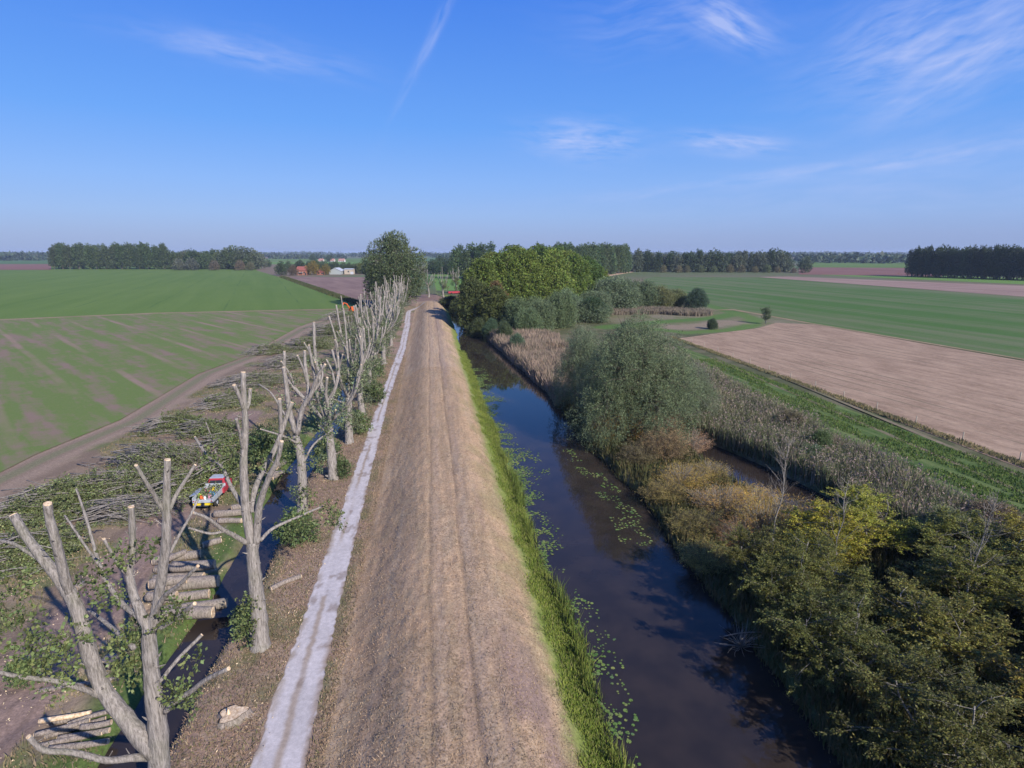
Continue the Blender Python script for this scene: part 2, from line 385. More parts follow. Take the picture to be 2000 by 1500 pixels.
# ------------------------------------------------------------------ fields
def ccw(pts):
    a = sum(p[0] * q[1] - q[0] * p[1] for p, q in zip(pts, pts[1:] + pts[:1]))
    return pts if a > 0 else pts[::-1]
def field(name, pix, mat, z=.06, world=False):
    return sheet(name, ccw(list(pix) if world else [at(px, py, z) for px, py in pix]), z, mat, kind='structure')
def mat_field(name, c1, c2, az, across=.12, along=.01, c3=None, lines=None, patch=.02, thr=(.4, .6), bump=.4, fine=2.0):
    g = newmat(name); rot = (0, 0, R(az))    # after the turn +y runs along the rows
    t = g.tex(1.0, sc=(across, along, 1), rot=rot, detail=5.0, rough=.65); p = g.tex(patch, detail=5.0, rough=.7)
    s = g.math('ADD', g.math('MULTIPLY', t, .65), g.math('MULTIPLY', p, .35))
    c = g.mix(g.ramp(s, thr[0], thr[1]), c1, c2)
    f = g.tex(fine, detail=6.0, rough=.8)
    if c3: c = g.mix(g.ramp(f, .5, .75, 0, .7), c, c3)
    else: c = g.mix(1.0, c, g.mix(g.ramp(f, .25, .75), (.75, .75, .75), (1.25, 1.25, 1.25)), 'MULTIPLY')
    if lines:
        per, wd, lc, amt = lines
        tc = g.n('TexCoord'); mp = g.n('Mapping'); mp.inputs['Rotation'].default_value = rot; g.l(tc.outputs['Object'], mp.inputs[0])
        sx = g.n('SeparateXYZ'); g.l(mp.outputs[0], sx.inputs[0])
        wv = g.math('ADD', sx.outputs[0], g.math('MULTIPLY', g.tex(.02, detail=1.0), 2.0))
        fr = g.math('ABSOLUTE', g.math('SUBTRACT', g.math('FRACT', g.math('DIVIDE', wv, per)), .5))
        m = g.math('MULTIPLY', g.ramp(fr, wd / per, wd / per * .4), g.ramp(g.tex(1.0, sc=(.05, .03, 1), rot=rot, detail=4.0), .42, .6, 0, amt))
        c = g.mix(m, c, lc)
    g.bsdf(c, .95, .1, f, bump, .08); return g.m
SO = (.215, .155, .12)
M_spr = mat_field('sprouting_field', (.125, .175, .05), SO, 143, .3, .035, c3=(.21, .165, .1), lines=(9.0, .8, (.25, .18, .135), 1.0), patch=.3, thr=(.47, .6), fine=2.2)
M_gr = mat_field('green_crop', (.09, .15, .032), (.125, .185, .045), 165, .08, .004, patch=.01, thr=(.35, .65), lines=(27, .5, (.045, .1, .03), .5))
M_grs = mat_field('striped_crop', (.065, .13, .03), (.125, .15, .07), 174, .13, .0022, patch=.008, thr=(.44, .56), lines=(9, .5, (.18, .17, .11), .7))
M_br = mat_field('stubble_field', (.25, .17, .115), (.39, .275, .19), 174, .6, .12, patch=.12, thr=(.38, .62), lines=(3.1, .35, (.17, .14, .09), .7), bump=.9, fine=1.4)
M_pl = mat_field('ploughed_soil', (.17, .11, .095), (.25, .17, .14), 161, .2, .02, patch=.02)
M_rd = mat_field('red_soil', (.17, .085, .07), (.22, .12, .1), 98, .1, .01, patch=.02)
M_bg = mat_field('bright_crop', (.11, .2, .045), (.13, .22, .055), 98, .05, .01, patch=.02)
M_st = mat_field('clover_strip', (.045, .095, .022), (.135, .175, .06), 176, 1.1, .05, patch=.3, thr=(.4, .6), c3=(.13, .14, .06), lines=None, bump=1.0, fine=1.6)
tl = [(x - 1.8 + .5 * math.sin(y), y) for x, y in TRACK if y < 200] + [(-34, 205), (-31, 227.5)]
field('field', tl + [(-95.9, 221.5), (-134.6, 206), (-320, 165), (-320, 20), (-43.5, 20)], M_spr, .07, True)
field('field', [(-20, 528), (500, 528), (545, 541), (556, 541)] + [(640, 572), (706, 592)] + [(700, 600), (690, 602.5)] + [(300, 611.5), (0, 624), (-600, 655)], M_gr, .06)
tn = mat_field('dry_margin', (.2, .17, .09), (.3, .22, .14), 98, .3, .05, patch=.2)
field('field_margin', [(-600, 656), (0, 625.4), (300, 612.8), (690, 603.6), (690, 602.2), (300, 610.8), (0, 623.4), (-600, 653)], tn, .1)
field('field_margin', [(1372, 606), (1432, 606), (1540, 625), (1590, 634), (2120, 723), (2120, 721), (1590, 631.5), (1540, 622.5), (1432, 603.5)], tn, .1)
field('field', [(-20, 519), (500, 519), (500, 528), (-20, 528)], M_gr, .1)
field('field', [(562, 540.5), (742, 541), (760, 600), (720, 592)], M_pl, .06)
field('field', [(-90, 527), (100, 527), (100, 515.5), (-90, 516)], M_rd, .16)
field('field', [(-90, 516), (100, 515.5), (100, 503), (-90, 503)], mat_field('far_pasture', (.06, .13, .045), (.09, .15, .06), 98, .02, .003), .12)
field('field', [(490, 516), (730, 517), (730, 511), (490, 511)], M_bg, .12)
field('field', [(490, 510.5), (730, 510.5), (730, 505), (490, 505)], M_gr, .12)
field('field', [(490, 504.5), (620, 504.5), (620, 500), (490, 500)], M_pl, .12)
field('field', [(790, 567), (960, 568), (960, 530), (790, 530)], M_bg, .06)
field('field', [(1325, 661), (1400, 651), (1480, 641), (1515, 630.5), (1590, 634), (2120, 726), (2120, 962)], M_br, .07)
field('field', [(1255, 546), (1275, 541), (1480, 541.5), (2120, 590), (2120, 721), (1590, 632), (1540, 623), (1430, 604), (1370, 590), (1300, 570)], M_grs, .06)
field('field', [(1480, 541), (1540, 540), (2120, 563), (2120, 588)], mat_field('harrowed_soil', (.24, .16, .13), (.31, .22, .18), 160, .1, .01), .1)
field('field', [(1600, 537), (2120, 561), (2120, 548), (1700, 534)], M_bg, .08)
field('field', [(1560, 536), (1840, 540), (1840, 523.5), (1560, 522)], M_rd, .09)
field('field', [(1560, 522), (1840, 523.5), (1840, 510), (1560, 509)], M_gr, .11)
field('field', [(1180, 541), (1245, 530), (1245, 527), (1190, 532)], mat_field('sand_heap', (.45, .3, .2), (.5, .36, .26), 10), .1)
field('field', [(1330, 702), (1322, 674), (2120, 971), (2120, 1150)], M_st, .14)
for k, (a, b) in enumerate((((1388, 700), (2120, 1018)), ((1440, 702), (2120, 985)))):   # wheel tracks in the strip
    p, q = at(*a), at(*b); w = .32
    field('farm_track', [(p[0] - w, p[1]), (p[0] + w, p[1]), (q[0] + w, q[1]), (q[0] - w, q[1])], mat_field('track_soil%d' % k, (.14, .14, .07), (.24, .18, .13), 176, 1, .15, patch=.3), .15, True)

# ------------------------------------------------------------------ foliage makers
def sprigs(P, D, L, nleaf, size, asp=.4, jit=.5, droop=0.0, tilt=.8):
    """P centres, D twig directions (unit); nleaf leaves along each twig; returns V, Q of diamond leaves"""
    n = len(P); D = D / (np.linalg.norm(D, axis=1)[:, None] + 1e-9)
    t = rng.random((n, nleaf, 1)); Lr = L * (.6 + .8 * rng.random((n, 1, 1)))
    C = P[:, None] + D[:, None] * t * Lr + rng.normal(0, 1, (n, nleaf, 3)) * L * jit * .3
    C[..., 2] -= droop * (t[..., 0] * Lr[..., 0]) ** 2
    A = D[:, None] * tilt + rng.normal(0, 1, (n, nleaf, 3)) * .7; A = A.reshape(-1, 3); A /= np.linalg.norm(A, axis=1)[:, None]
    B = np.cross(A, rng.normal(0, 1, A.shape)); B /= np.linalg.norm(B, axis=1)[:, None] + 1e-9
    C = C.reshape(-1, 3); s = size * (.6 + .8 * rng.random((len(C), 1)))
    V = np.stack([C, C + A * s * .45 + B * s * asp * .5, C + A * s, C + A * s * .45 - B * s * asp * .5], 1).reshape(-1, 3)
    return V, np.arange(len(V)).reshape(-1, 4)
def unit(n):
    v = rng.normal(0, 1, (n, 3)); return v / np.linalg.norm(v, axis=1)[:, None]
def lobes_for(w, h, z0, n, seed, shape='round', lr=.42):
    r = np.random.default_rng(seed); out = []
    for k in range(n):
        a = 2.4 * k + r.random() * .8; t = (k + .5) / n
        if shape == 'round': zz = z0 + (h - z0) * (.12 + .76 * t); rad = w * .5 * math.sin(math.pi * min(.97, (.12 + .8 * t)) ** .8) * .72
        elif shape == 'column': zz = z0 + (h - z0) * (.06 + .86 * t); rad = w * .5 * (1 - t ** 2 * .6) * .55
        elif shape == 'dome': zz = z0 + (h - z0) * (.15 + .7 * t); rad = w * .5 * math.sqrt(max(.02, 1 - t ** 2)) * .72
        else: zz = z0 + (h - z0) * t * .9; rad = w * .5 * (1 - t) * .8
        rad *= .75 + .5 * r.random(); q = w * .5 * lr * (.7 + .6 * r.random()) * (1.1 - .35 * t)
        zz = min(zz, h - q * .85)
        out.append((math.cos(a) * rad, math.sin(a) * rad, zz, q, q * (.85 + .4 * r.random())))
    return np.array(out)
def crown(lobes, ns, nleaf, L, size, asp=.4, up=.35, droop=0.0, shell=.55, jit=.5, zmin=.05, clump=1.0):
    w = lobes[:, 3] ** 2; k = rng.choice(len(lobes), ns, p=w / w.sum()); d = unit(ns)
    bump = 1 + .22 * clump * (noise(d[:, 0] * 3 + k * 7.1, d[:, 1] * 3 + d[:, 2] * 2.3, 17) - .5) * 2
    rad = (shell + (1 - shell) * rng.random(ns) ** .5) * bump
    P = lobes[k, :3] + d * np.stack([lobes[k, 3] * rad, lobes[k, 3] * rad, lobes[k, 4] * rad], 1)
    D = d + np.array([0, 0, up]) + rng.normal(0, .35, (ns, 3)); ok = P[:, 2] > zmin
    return sprigs(P[ok], D[ok], L, nleaf, size, asp, jit, droop)
def branches(lobes, mb, r0, h0, n=14, lean=(0, 0), seed=1, top=None, stems=1, spread=.25):
    r = np.random.default_rng(seed); tp = lobes[:, :3]
    for s in range(stems):
        a = 2 * math.pi * s / stems + r.random(); b = np.array([math.cos(a) * spread, math.sin(a) * spread, 0.0]) * (stems > 1)
        zt = (top or tp[:, 2].max()) * (.75 + .2 * r.random()); e = np.array([lean[0] + b[0] * 5, lean[1] + b[1] * 5, zt])
        mid = b * .9 + np.array([0, 0, h0]); pts = [b + np.array([0, 0, -.2]), mid, mid * .5 + e * .5 + r.normal(0, .12, 3) * r0 * 3, e]
        mb.tube(pts, [r0 * 1.25, r0, r0 * .6, r0 * .15], 8, sub=4, rough=.1)
        for q in r.permutation(len(tp))[:n]:
            t = .25 + .6 * r.random(); st = mid * (1 - t) + e * t; c = tp[q] + r.normal(0, .3, 3) * lobes[q, 3]
            if c[2] < st[2] * .6: st = mid
            m = st * .5 + c * .5; m[2] += .08 * np.linalg.norm(c - st)
            mb.tube([st, m, c], [r0 * .38 * (1.1 - t * .6), r0 * .24, r0 * .05], 5, sub=3)
            for _ in range(3):
                e2 = c + r.normal(0, .6, 3) * lobes[q, 3]; mb.tube([m * .4 + c * .6, c * .4 + e2 * .6 + np.array([0, 0, .1]), e2], [r0 * .12, r0 * .07, r0 * .02], 4)
def make_tree(name, lob, ns, nleaf, L, size, bark, r0, h0, nb, crown_name='crown', extra=None, seed=1, stems=1, top=None, lean=(0, 0), spread=.25, **k):
    root = empty(name, (0, 0, 0)); mb = MB(); branches(lob, mb, r0, h0, nb, seed=seed, stems=stems, top=top, lean=lean, spread=spread)
    mb.build('trunk', bark, root)
    V, Q = crown(lob, ns, nleaf, L, size, **k); c = link(crown_name, mesh(crown_name, V, Q), LEAF, root)
    return root
USED = set()
def place(proto, x, y, sc, rz, col, label, cat, group=None, z=None, szz=None):
    if proto.name in USED: o = copy_tree(proto)
    else: o = proto; USED.add(proto.name)
    o.location = (x, y, float(height(x, y)) if z is None else z); o.rotation_euler.z = rz
    o.scale = (sc, sc, szz if szz else sc)
    for ch in o.children:
        if ch.name.split('.')[0] in ('crown', 'foliage'): ch.color = (*col, 1)
    tag(o, label, cat, group)
    if group is None and 'group' in o: del o['group']
    return o
def jc(c, s=.15):
    k = 1 + (random.random() - .5) * 2 * s; return tuple(max(.003, v * k * (1 + (random.random() - .5) * s * .6)) for v in c)
GREY = (.105, .135, .075); OLIVE = (.17, .15, .045); YEL = (.25, .2, .045); GRN = (.075, .115, .028); YGR = (.115, .155, .032); DRK = (.035, .06, .026); BRN = (.2, .15, .1)

# ------------------------------------------------------------------ distant woods and trees
SZ = {}
def far_proto(kind, seed, w, h, z0, n, ns, nl, size, shape, r0, lr=.42, up=.35):
    lob = lobes_for(w, h, z0, n, seed, shape, lr)
    return make_tree('tree', lob, ns, nl, size * 1.2, size, BARKD, r0, z0 * 1.2 + .5, 6, seed=seed, up=up, asp=.75, shell=.5)
Pfar = [far_proto('pop', 1, 11, 28, 3, 26, 900, 5, .8, 'column', .45), far_proto('pop', 2, 12, 26, 2, 24, 900, 5, .85, 'column', .45),
        far_proto('rnd', 3, 16, 20, 1, 24, 900, 5, .9, 'round', .5), far_proto('rnd', 4, 14, 17, .5, 20, 900, 5, .85, 'dome', .4)]
def row(pts, spacing, rows, depth, hr, protos, cols, label, cat, group, jitter=.3, hs=(26, 22, 17, 17), sq=1.0):
    """trees along a polyline, several rows deep (rows recede along `depth`)"""
    for rI in range(rows):
        off = np.array(depth) * rI
        for (ax, ay), (bx, by) in zip(pts[:-1], pts[1:]):
            L = math.hypot(bx - ax, by - ay); n = max(1, int(L / spacing))
            for k in range(n):
                t = (k + .5 + (random.random() - .5) * jitter * 2) / n
                p = random.choice(protos); hh = hr(t) if callable(hr) else hr[0] + random.random() * (hr[1] - hr[0])
                base = {0: 28, 1: 26, 2: 20, 3: 17}[Pfar.index(p)]; s = hh / base * (.93 + .14 * random.random())
                x = ax + (bx - ax) * t + off[0] + random.gauss(0, jitter * 2); y = ay + (by - ay) * t + off[1] + random.gauss(0, jitter * 2)
                place(p, x, y, s * sq, random.random() * 6.28, jc(random.choice(cols)), label, cat, group, szz=s, z=0)
# wood beyond the left field
A0, A1, A2 = at(100, 526), at(330, 526), at(500, 526.5)
GD = (.045, .07, .03); GM_ = (.06, .085, .035); GG = (.085, .105, .065)
row([A0, A1], 10, 3, (-4, 13), (28, 31.5), [Pfar[0], Pfar[1]], [GM_, (.055, .085, .03)], 'tall green poplar in the wood beyond the smooth green field', 'tree', 'poplars in the wood past the green field')
row([A1, A2], 11, 3, (2, 13), (20, 25), [Pfar[2], Pfar[3], Pfar[1]], [GD, GM_, GG], 'rounded dark green tree in the wood beyond the smooth green field', 'tree', 'broad trees in the wood past the green field', sq=.9)
row([at(440, 526), at(500, 526.5)], 9, 1, (0, 0), (24, 28), [Pfar[2]], [GG, GM_], 'tall pale-crowned tree at the tip of the wood by the green field', 'tree', 'tall trees at the tip of the wood')
for px, s_, c_ in ((350, 14, (.11, .12, .085)), (375, 15, (.09, .1, .075)), (420, 12, (.12, .1, .07)), (470, 12, (.14, .11, .07)), (490, 10, (.12, .12, .06))):
    x, y = at(px, 528); place(Pfar[3], x, y, s_ / 17, random.random() * 6, c_, 'grey-leaved bushy tree in front of the wood beyond the green field', 'tree', 'grey bushy trees before the wood', z=0)
# plantation on the right
B0, B1 = at(1765, 540.5), at(2120, 552)
row([B0, B1], 5.0, 4, (6.5, 2.5), (23.5, 26), [Pfar[0], Pfar[1]], [(.04, .06, .028), (.035, .055, .028)], 'dark poplar in the dense straight-edged plantation beyond the brown field', 'tree', 'poplars in the dark plantation', jitter=.15, sq=.62)
# tree belt beyond the right fields
row([at(1225, 531), at(1545, 531)], 8, 2, (4, 14), (17, 24), Pfar, [GG, GD, (.08, .1, .06)], 'grey-green tree in the belt beyond the striped field', 'tree', 'trees in the belt beyond the striped field', sq=1.0)
row([at(1290, 532.5), at(1530, 532.5)], 12, 1, (0, 0), (6, 9), [Pfar[3]], [(.13, .12, .06), (.1, .12, .05)], 'low bushy tree at the foot of the tree belt', 'tree', 'low bushes before the tree belt')
x, y = at(1572, 533); place(Pfar[2], x, y, 16.5 / 20, 1, (.065, .09, .05), 'lone round grey-green tree standing apart at the end of the tree belt', 'tree', z=0)
x, y = at(1550, 533); place(Pfar[3], x, y, 6 / 17, 1, (.15, .12, .08), 'small brown bush beside the lone round tree', 'shrub', z=0)
# tall poplars behind the yellow-green wood
for a, b, h0_, h1_ in (((885, 545), (960, 545), 27, 29), ((1080, 546), (1225, 533), 0, 0)):
    A, B = at(*a), at(*b)
    row([A, B], 7.5, 2, (3, 12), (lambda t, A=A, B=B: max(12, top_z(478, A[0] + (B[0] - A[0]) * t, A[1] + (B[1] - A[1]) * t))) if h0_ == 0 else (24, 28), [Pfar[0], Pfar[1]], [(.07, .1, .04), (.06, .095, .04)],
        'tall blue-green poplar in the row behind the yellow-green wood', 'tree', 'poplars behind the yellow-green wood', sq=.9)
row([at(835, 536), at(900, 536)], 7, 2, (0, 14), (13, 18), [Pfar[2], Pfar[3]], [GD, (.05, .075, .04)], 'dark bushy tree behind the pollards beyond the yard', 'tree', 'dark trees beyond the yard')
# farm belt
row([at(545, 538), at(585, 538)], 7, 1, (0, 0), (9, 14), [Pfar[2], Pfar[3]], [GD, (.11, .08, .05)], 'dark round tree beside the farm with the red roof', 'tree', 'dark trees beside the farm')
row([at(560, 527), at(740, 532)], 12, 2, (4, 22), (8, 12), [Pfar[2], Pfar[3]], [GM_, GD], 'green tree in the belt behind the farm buildings', 'tree', 'trees behind the farm')
row([at(690, 534), at(745, 536)], 8, 1, (0, 0), (8, 12), [Pfar[3]], [GM_, (.1, .12, .04)], 'green bushy tree at the edge of the ploughed triangle', 'tree', 'bushes by the ploughed triangle')
for px, py, s_, c_, lb in ((612, 537, 13, (.17, .13, .03), 'yellow-brown autumn tree just beside the red-roofed farmhouse'), (637, 536.5, 10, (.16, .13, .03), 'small yellowing tree between the red cottage and the grey barn'), (525, 522, 10, GD, 'small dark round tree alone in the meadow near the wood'),
                           (612, 511.5, 17, GD, 'large dark tree clump beside the distant pink-roofed houses'), (643, 511.5, 15, GD, 'dark tree between the distant pink-roofed houses')):
    x, y = at(px, py); place(Pfar[2], x, y, s_ / 20, 2, c_, lb, 'tree', z=0)
# horizon: woods that read as one mass, real crowns kilometres away
def far_mass(name, spans, seed, col):
    r = np.random.default_rng(seed); P = []; Hh = []
    for px0, px1, d0, d1, n, h in spans:
        for _ in range(n):
            px = px0 + (px1 - px0) * r.random(); d = d0 + (d1 - d0) * r.random(); v = ray(px, 492); L = math.hypot(v[0], v[1])
            m = noise(px * .02, d * .001, seed); 
            if m < .35: continue
            P.append((v[0] / L * d, v[1] / L * d)); Hh.append(h * (.5 + .6 * r.random()) * (.6 + .6 * m))
    P = np.array(P); Hh = np.array(Hh); nl = 26; n = len(P); d = unit(n * nl).reshape(n, nl, 3)
    C = np.concatenate([P, (Hh * .5)[:, None]], 1)[:, None] + d * np.stack([Hh * .8, Hh * .8, Hh * .5], 1)[:, None] * (.5 + .5 * r.random((n, nl, 1)))
    V, Q = sprigs(C.reshape(-1, 3), unit(n * nl), 3, 1, 7.5, .8, .2); V[:, 2] = np.maximum(V[:, 2], 0)
    o = link(name, mesh(name, V, Q), LEAF); o.color = (*col, 1); tag(o, 'hazy dark woods and hedges along the whole horizon', 'woods', kind='stuff'); return o
far_mass('distant_woods', [(-80, 2080, 2300, 3600, 1300, 18), (-80, 2080, 4200, 8000, 2200, 26), (-80, 100, 1900, 2300, 90, 15), (520, 740, 1900, 2200, 80, 12), (1560, 1780, 1300, 1900, 160, 14), (860, 900, 1500, 2200, 40, 16)], 5, (.045, .065, .04))

# ------------------------------------------------------------------ buildings
WALLW = mat_simple('white_render', (.52, .5, .49), .8); BRICK = mat_simple('red_brick', (.28, .12, .08), .85); TILE = mat_simple('red_tile', (.26, .085, .065), .7); GREYW = mat_simple('grey_cladding', (.3, .33, .33), .6); SHEET_ = mat_simple('grey_sheet_roof', (.45, .47, .5), .5); DARKG = mat_simple('dark_glass', (.03, .035, .045), .15); PINK = mat_simple('pink_tile', (.36, .19, .16), .7)
def house(x, y, w, d, hw, hr, rz, wm, rm, label, cat='house', nwin=3, door=True, name='farmhouse'):
    root = empty(name, (x, y, 0), rz, label=label, cat=cat)
    b = MB(); b.box((0, 0, hw / 2), (w, d, hw)); g_ = .02
    b.add([(-w / 2, -d / 2, hw), (-w / 2, d / 2, hw), (-w / 2, 0, hw + hr), (w / 2, -d / 2, hw), (w / 2, d / 2, hw), (w / 2, 0, hw + hr)], T=[(0, 2, 1), (3, 4, 5)])
    b.build('wall', wm, root, False)
    r_ = MB(); o = .4; t = .25; k = hr / (d / 2)
    for s in (-1, 1):
        e = np.array([(-w / 2 - o, s * (d / 2 + o), hw - o * k), (w / 2 + o, s * (d / 2 + o), hw - o * k), (w / 2 + o, 0, hw + hr), (-w / 2 - o, 0, hw + hr)])
        r_.add(np.vstack([e + (0, 0, .03), e + (0, 0, t)]), [(0, 1, 2, 3), (4, 7, 6, 5), (0, 4, 5, 1), (1, 5, 6, 2), (2, 6, 7, 3), (3, 7, 4, 0)])
    rf = r_.build('roof', rm, root, False)
    if cat == 'house': c = MB(); c.box((w * .3, .1, hw + hr + .3), (.7, .7, 1.4)); c.build('chimney', BRICK, rf, False)
    for i_ in range(nwin):
        m = MB(); m.box((-w / 2 + w * (i_ + .7) / (nwin + .4), -d / 2 - .02, hw * .55), (1.3, .1, 1.3)); m.build('window', DARKG, root, False)
    if door: m = MB(); m.box((w * .42, -d / 2 - .03, 1.05), (1.0 if cat == 'house' else 3, .1, 2.1 if cat == 'house' else 2.6)); m.build('door', DARKG if cat == 'house' else SHEET_, root, False)
    return root
x, y = at(592, 537); house(x, y, 9, 8, 4.6, 3, -.15, BRICK, TILE, 'brick farmhouse with a bright red tiled roof beside the yellow-brown tree', nwin=3)
m = empty('awning', (x - 1, y - 4.8, 0), -.15, label='white awning in front of the red-roofed farmhouse', cat='awning'); b = MB(); b.box((0, 0, 2.3), (4.2, 2, .15)); b.build('canopy', WALLW, m, False)
for sx in (-2, 2): b = MB(); b.tube([(sx, -.9, 0), (sx, -.9, 2.3)], .06, 6); b.build('leg', WALLW, m)
x, y = at(628, 536.5); house(x, y, 7, 6, 2.4, 2, -.15, BRICK, TILE, 'small low cottage with red roof between two yellowing trees', nwin=2)
x, y = at(659, 535.5); house(x, y, 14, 11, 3.2, 2.8, 1.42, GREYW, SHEET_, 'long grey barn with pale gable behind the ploughed triangle', 'barn', 0, name='barn')
x, y = at(683, 535.3); house(x, y, 8, 8, 4.6, .6, -.15, mat_simple('beige_wall', (.4, .34, .27), .8), SHEET_, 'tall beige shed with flat roof beside the grey barn', 'barn', 1, name='shed')
for px, w, lb in ((628, 11, 'distant pale house with pink roof, beside the large dark tree clump'), (650, 9, 'small distant pink-roofed house between dark trees'), (668, 14, 'widest distant pink-roofed farmhouse, alone in the meadow')):
    x, y = at(px, 511.5); house(x, y, w * .95, 8, 2.6, 4, -.3, WALLW, PINK, lb)
for px, w, lb in ((5, 20, 'white shed at the end of the far white building row'), (27, 30, 'long white building with flat roof on the far left horizon'), (50, 34, 'widest white farm shed on the far horizon left of the wood'), (73, 24, 'white building on the far horizon nearest the wood')):
    x, y = at(px, 501.3); house(x, y, w, 14, 6, 3, -.6, WALLW, SHEET_, lb, 'building', 3, name='farm_building')
for px, py, lb in ((549, 499.5, 'tiny pale farm building on the far horizon past the pasture'), (580, 500, 'tiny grey shed beside trees on the far horizon'), (1822 - 100, 506.5, 'low dark barn far beyond the green field near the plantation')):
    x, y = at(px, py); house(x, y, 34, 14, 5, 4, -.3, GREYW, SHEET_, lb, 'barn', 0, name='barn')

# ------------------------------------------------------------------ yellow-green wood, big tree, riverside willows
lob = lobes_for(24, 29, 2.0, 46, 21, 'round', .34); BIG = make_tree('poplar_tree', lob, 8000, 9, .9, .42, BARK, .55, 3.5, 30, seed=4, asp=.6, up=.6, stems=3, spread=.5, shell=.6)
x, y = at(775, 602); place(BIG, x - 1, y + 4, 1, .6, (.085, .11, .05), 'big full-crowned poplar at the end of the pollard row', 'tree', szz=1.0)
lobm = lobes_for(11, 22, 1.0, 34, 31, 'round', .4); MA = make_tree('tree', lobm, 5200, 9, .7, .36, BARKD, .3, 2, 18, seed=5, asp=.7, shell=.6)
lobm = lobes_for(12, 18, .5, 30, 33, 'dome', .42); MBt = make_tree('tree', lobm, 5200, 9, .7, .36, BARKD, .3, 1.5, 18, seed=6, asp=.7, shell=.6)
def wood(px, py, ptop, w, col, label, group='trees of the yellow-green wood', protos=(MA, MBt)):
    x, y = at(px, py); hh = top_z(ptop, x, y) ; p = random.choice(protos); b = 22 if p is MA else 18
    return place(p, x, y, w / 11.5, random.random() * 6.28, jc(col, .12), label, 'tree', group, szz=hh / b, z=0)
ylab = 'broad yellow-green tree in the wood beside the river'; dlab = 'darker green tree standing in the yellow-green wood'
for px, py, pt, w, c_ in ((925, 640, 540, 9, (.07, .09, .03)), (968, 645, 555, 9, (.08, .1, .03)), (1170, 592, 520, 10, YGR), (945, 632, 500, 12, YGR), (985, 625, 487, 13, YGR), (1030, 622, 480, 13, YGR), (1075, 618, 482, 13, (.13, .17, .035)), (1120, 606, 492, 12, YGR), (1150, 600, 505, 11, GRN), (960, 610, 488, 13, (.12, .15, .035)), (1010, 605, 477, 14, YGR), (1060, 600, 477, 14, GRN), (1105, 592, 485, 13, (.13, .16, .03)),
                           (935, 600, 500, 12, (.08, .1, .03)), (1140, 585, 498, 13, GRN), (1000, 588, 474, 15, GRN), (1050, 585, 474, 15, (.1, .13, .035)), (1090, 580, 478, 14, GRN)):
    wood(px, py, pt, w, c_, ylab if c_[0] > .11 else dlab)
wood(918, 622, 530, 6, (.085, .095, .035), 'narrow dull green tree at the river edge of the yellow-green wood', None)
wood(968, 640, 545, 7, (.12, .085, .035), 'brown-leaved low tree hanging over the far river bend', None)
# willow shrubs
lobs = lobes_for(7, 5, .1, 16, 41, 'dome', .38); WS = make_tree('willow_shrub', lobs, 4200, 11, .8, .26, BARKD, .12, .5, 14, 'foliage', seed=7, asp=.28, up=.8, stems=4, shell=.55)
lobs = lobes_for(6, 5.5, .1, 14, 43, 'dome', .38); WT = make_tree('willow_shrub', lobs, 4200, 11, .9, .24, BARKD, .12, .5, 14, 'foliage', seed=8, asp=.28, up=1.1, stems=5, shell=.5)
def shrub(px, py, ptop, w, col, label, group=None, protos=None, base=None, cat='shrub', z=None):
    x, y = base if base else at(px, py); hh = top_z(ptop, x, y); p = random.choice(protos or (WS, WT)); b = 5 if p is WS else 5.5
    return place(p, x, y, w / 6.5, random.random() * 6.28, jc(col, .1), label, cat, group, szz=hh / b)
g1 = 'grey-green willow shrubs between the wood and the reeds'
for px, py, pt, w in ((1110, 625, 572, 9), (1150, 612, 560, 10), (1190, 607, 556, 11), (1225, 606, 552, 10), (1255, 603, 555, 9), (1170, 592, 548, 11), (1215, 588, 545, 11), (1125, 605, 565, 9), (1010, 650, 590, 7), (1045, 640, 582, 8), (1080, 632, 578, 9), (1030, 655, 600, 6), (1065, 648, 598, 7), (1100, 640, 592, 7), (1140, 628, 580, 9), (1165, 618, 572, 9), (1240, 600, 556, 9), (1205, 598, 552, 9)):
    shrub(px + random.gauss(0, 4), py, pt + random.gauss(0, 7), w * (.95 + .5 * random.random()), (.11, .145, .08) if px > 1100 else (.1, .135, .065), 'rounded grey-green willow shrub on the marsh beside the wood', g1)
for px, py, pt, w in ((1290, 603, 562, 9), (1318, 601, 568, 8), (1270, 595, 560, 9)): shrub(px, py, pt, w, (.12, .13, .055), 'olive-brown shrub at the end of the willow thicket by the meadow', 'olive shrubs by the meadow')
for px, py, pt, w, c_ in ((960, 660, 625, 4, (.06, .1, .05)), (985, 668, 630, 4, (.07, .1, .045)), (935, 652, 610, 5, (.06, .08, .03)), (905, 607, 572, 8, (.1, .12, .04)), (880, 600, 574, 8, (.06, .075, .03)), (1010, 690, 655, 3, (.07, .11, .06))):
    shrub(px, py, pt, w, c_, 'low dark green bush hanging over the far river water', 'bushes over the far river')
lobc = lobes_for(4.4, 6, .2, 20, 47, 'dome', .5); CN = make_tree('conifer_shrub', lobc, 3600, 9, .5, .2, BARKD, .1, .5, 10, 'foliage', seed=9, asp=.3, up=.9, shell=.5)
def conif(px, py, pt, w, col, label): x, y = at(px, py); hh = top_z(pt, x, y); place(CN, x, y, w / 6, 1.3 * px, col, label, 'shrub', szz=hh / 6)
conif(1155, 628, 580, 11, (.04, .07, .03), 'dark green dense bush in front of the willow thicket')
conif(1360, 605, 563, 8.5, (.045, .075, .045), 'dark conical bush standing by the meadow bend'); shrub(1391, 643, 624, 2.4, (.06, .085, .045), 'small sprawling dark bush alone on the meadow', None, (WS,)); SMALLX = at(1495, 633)

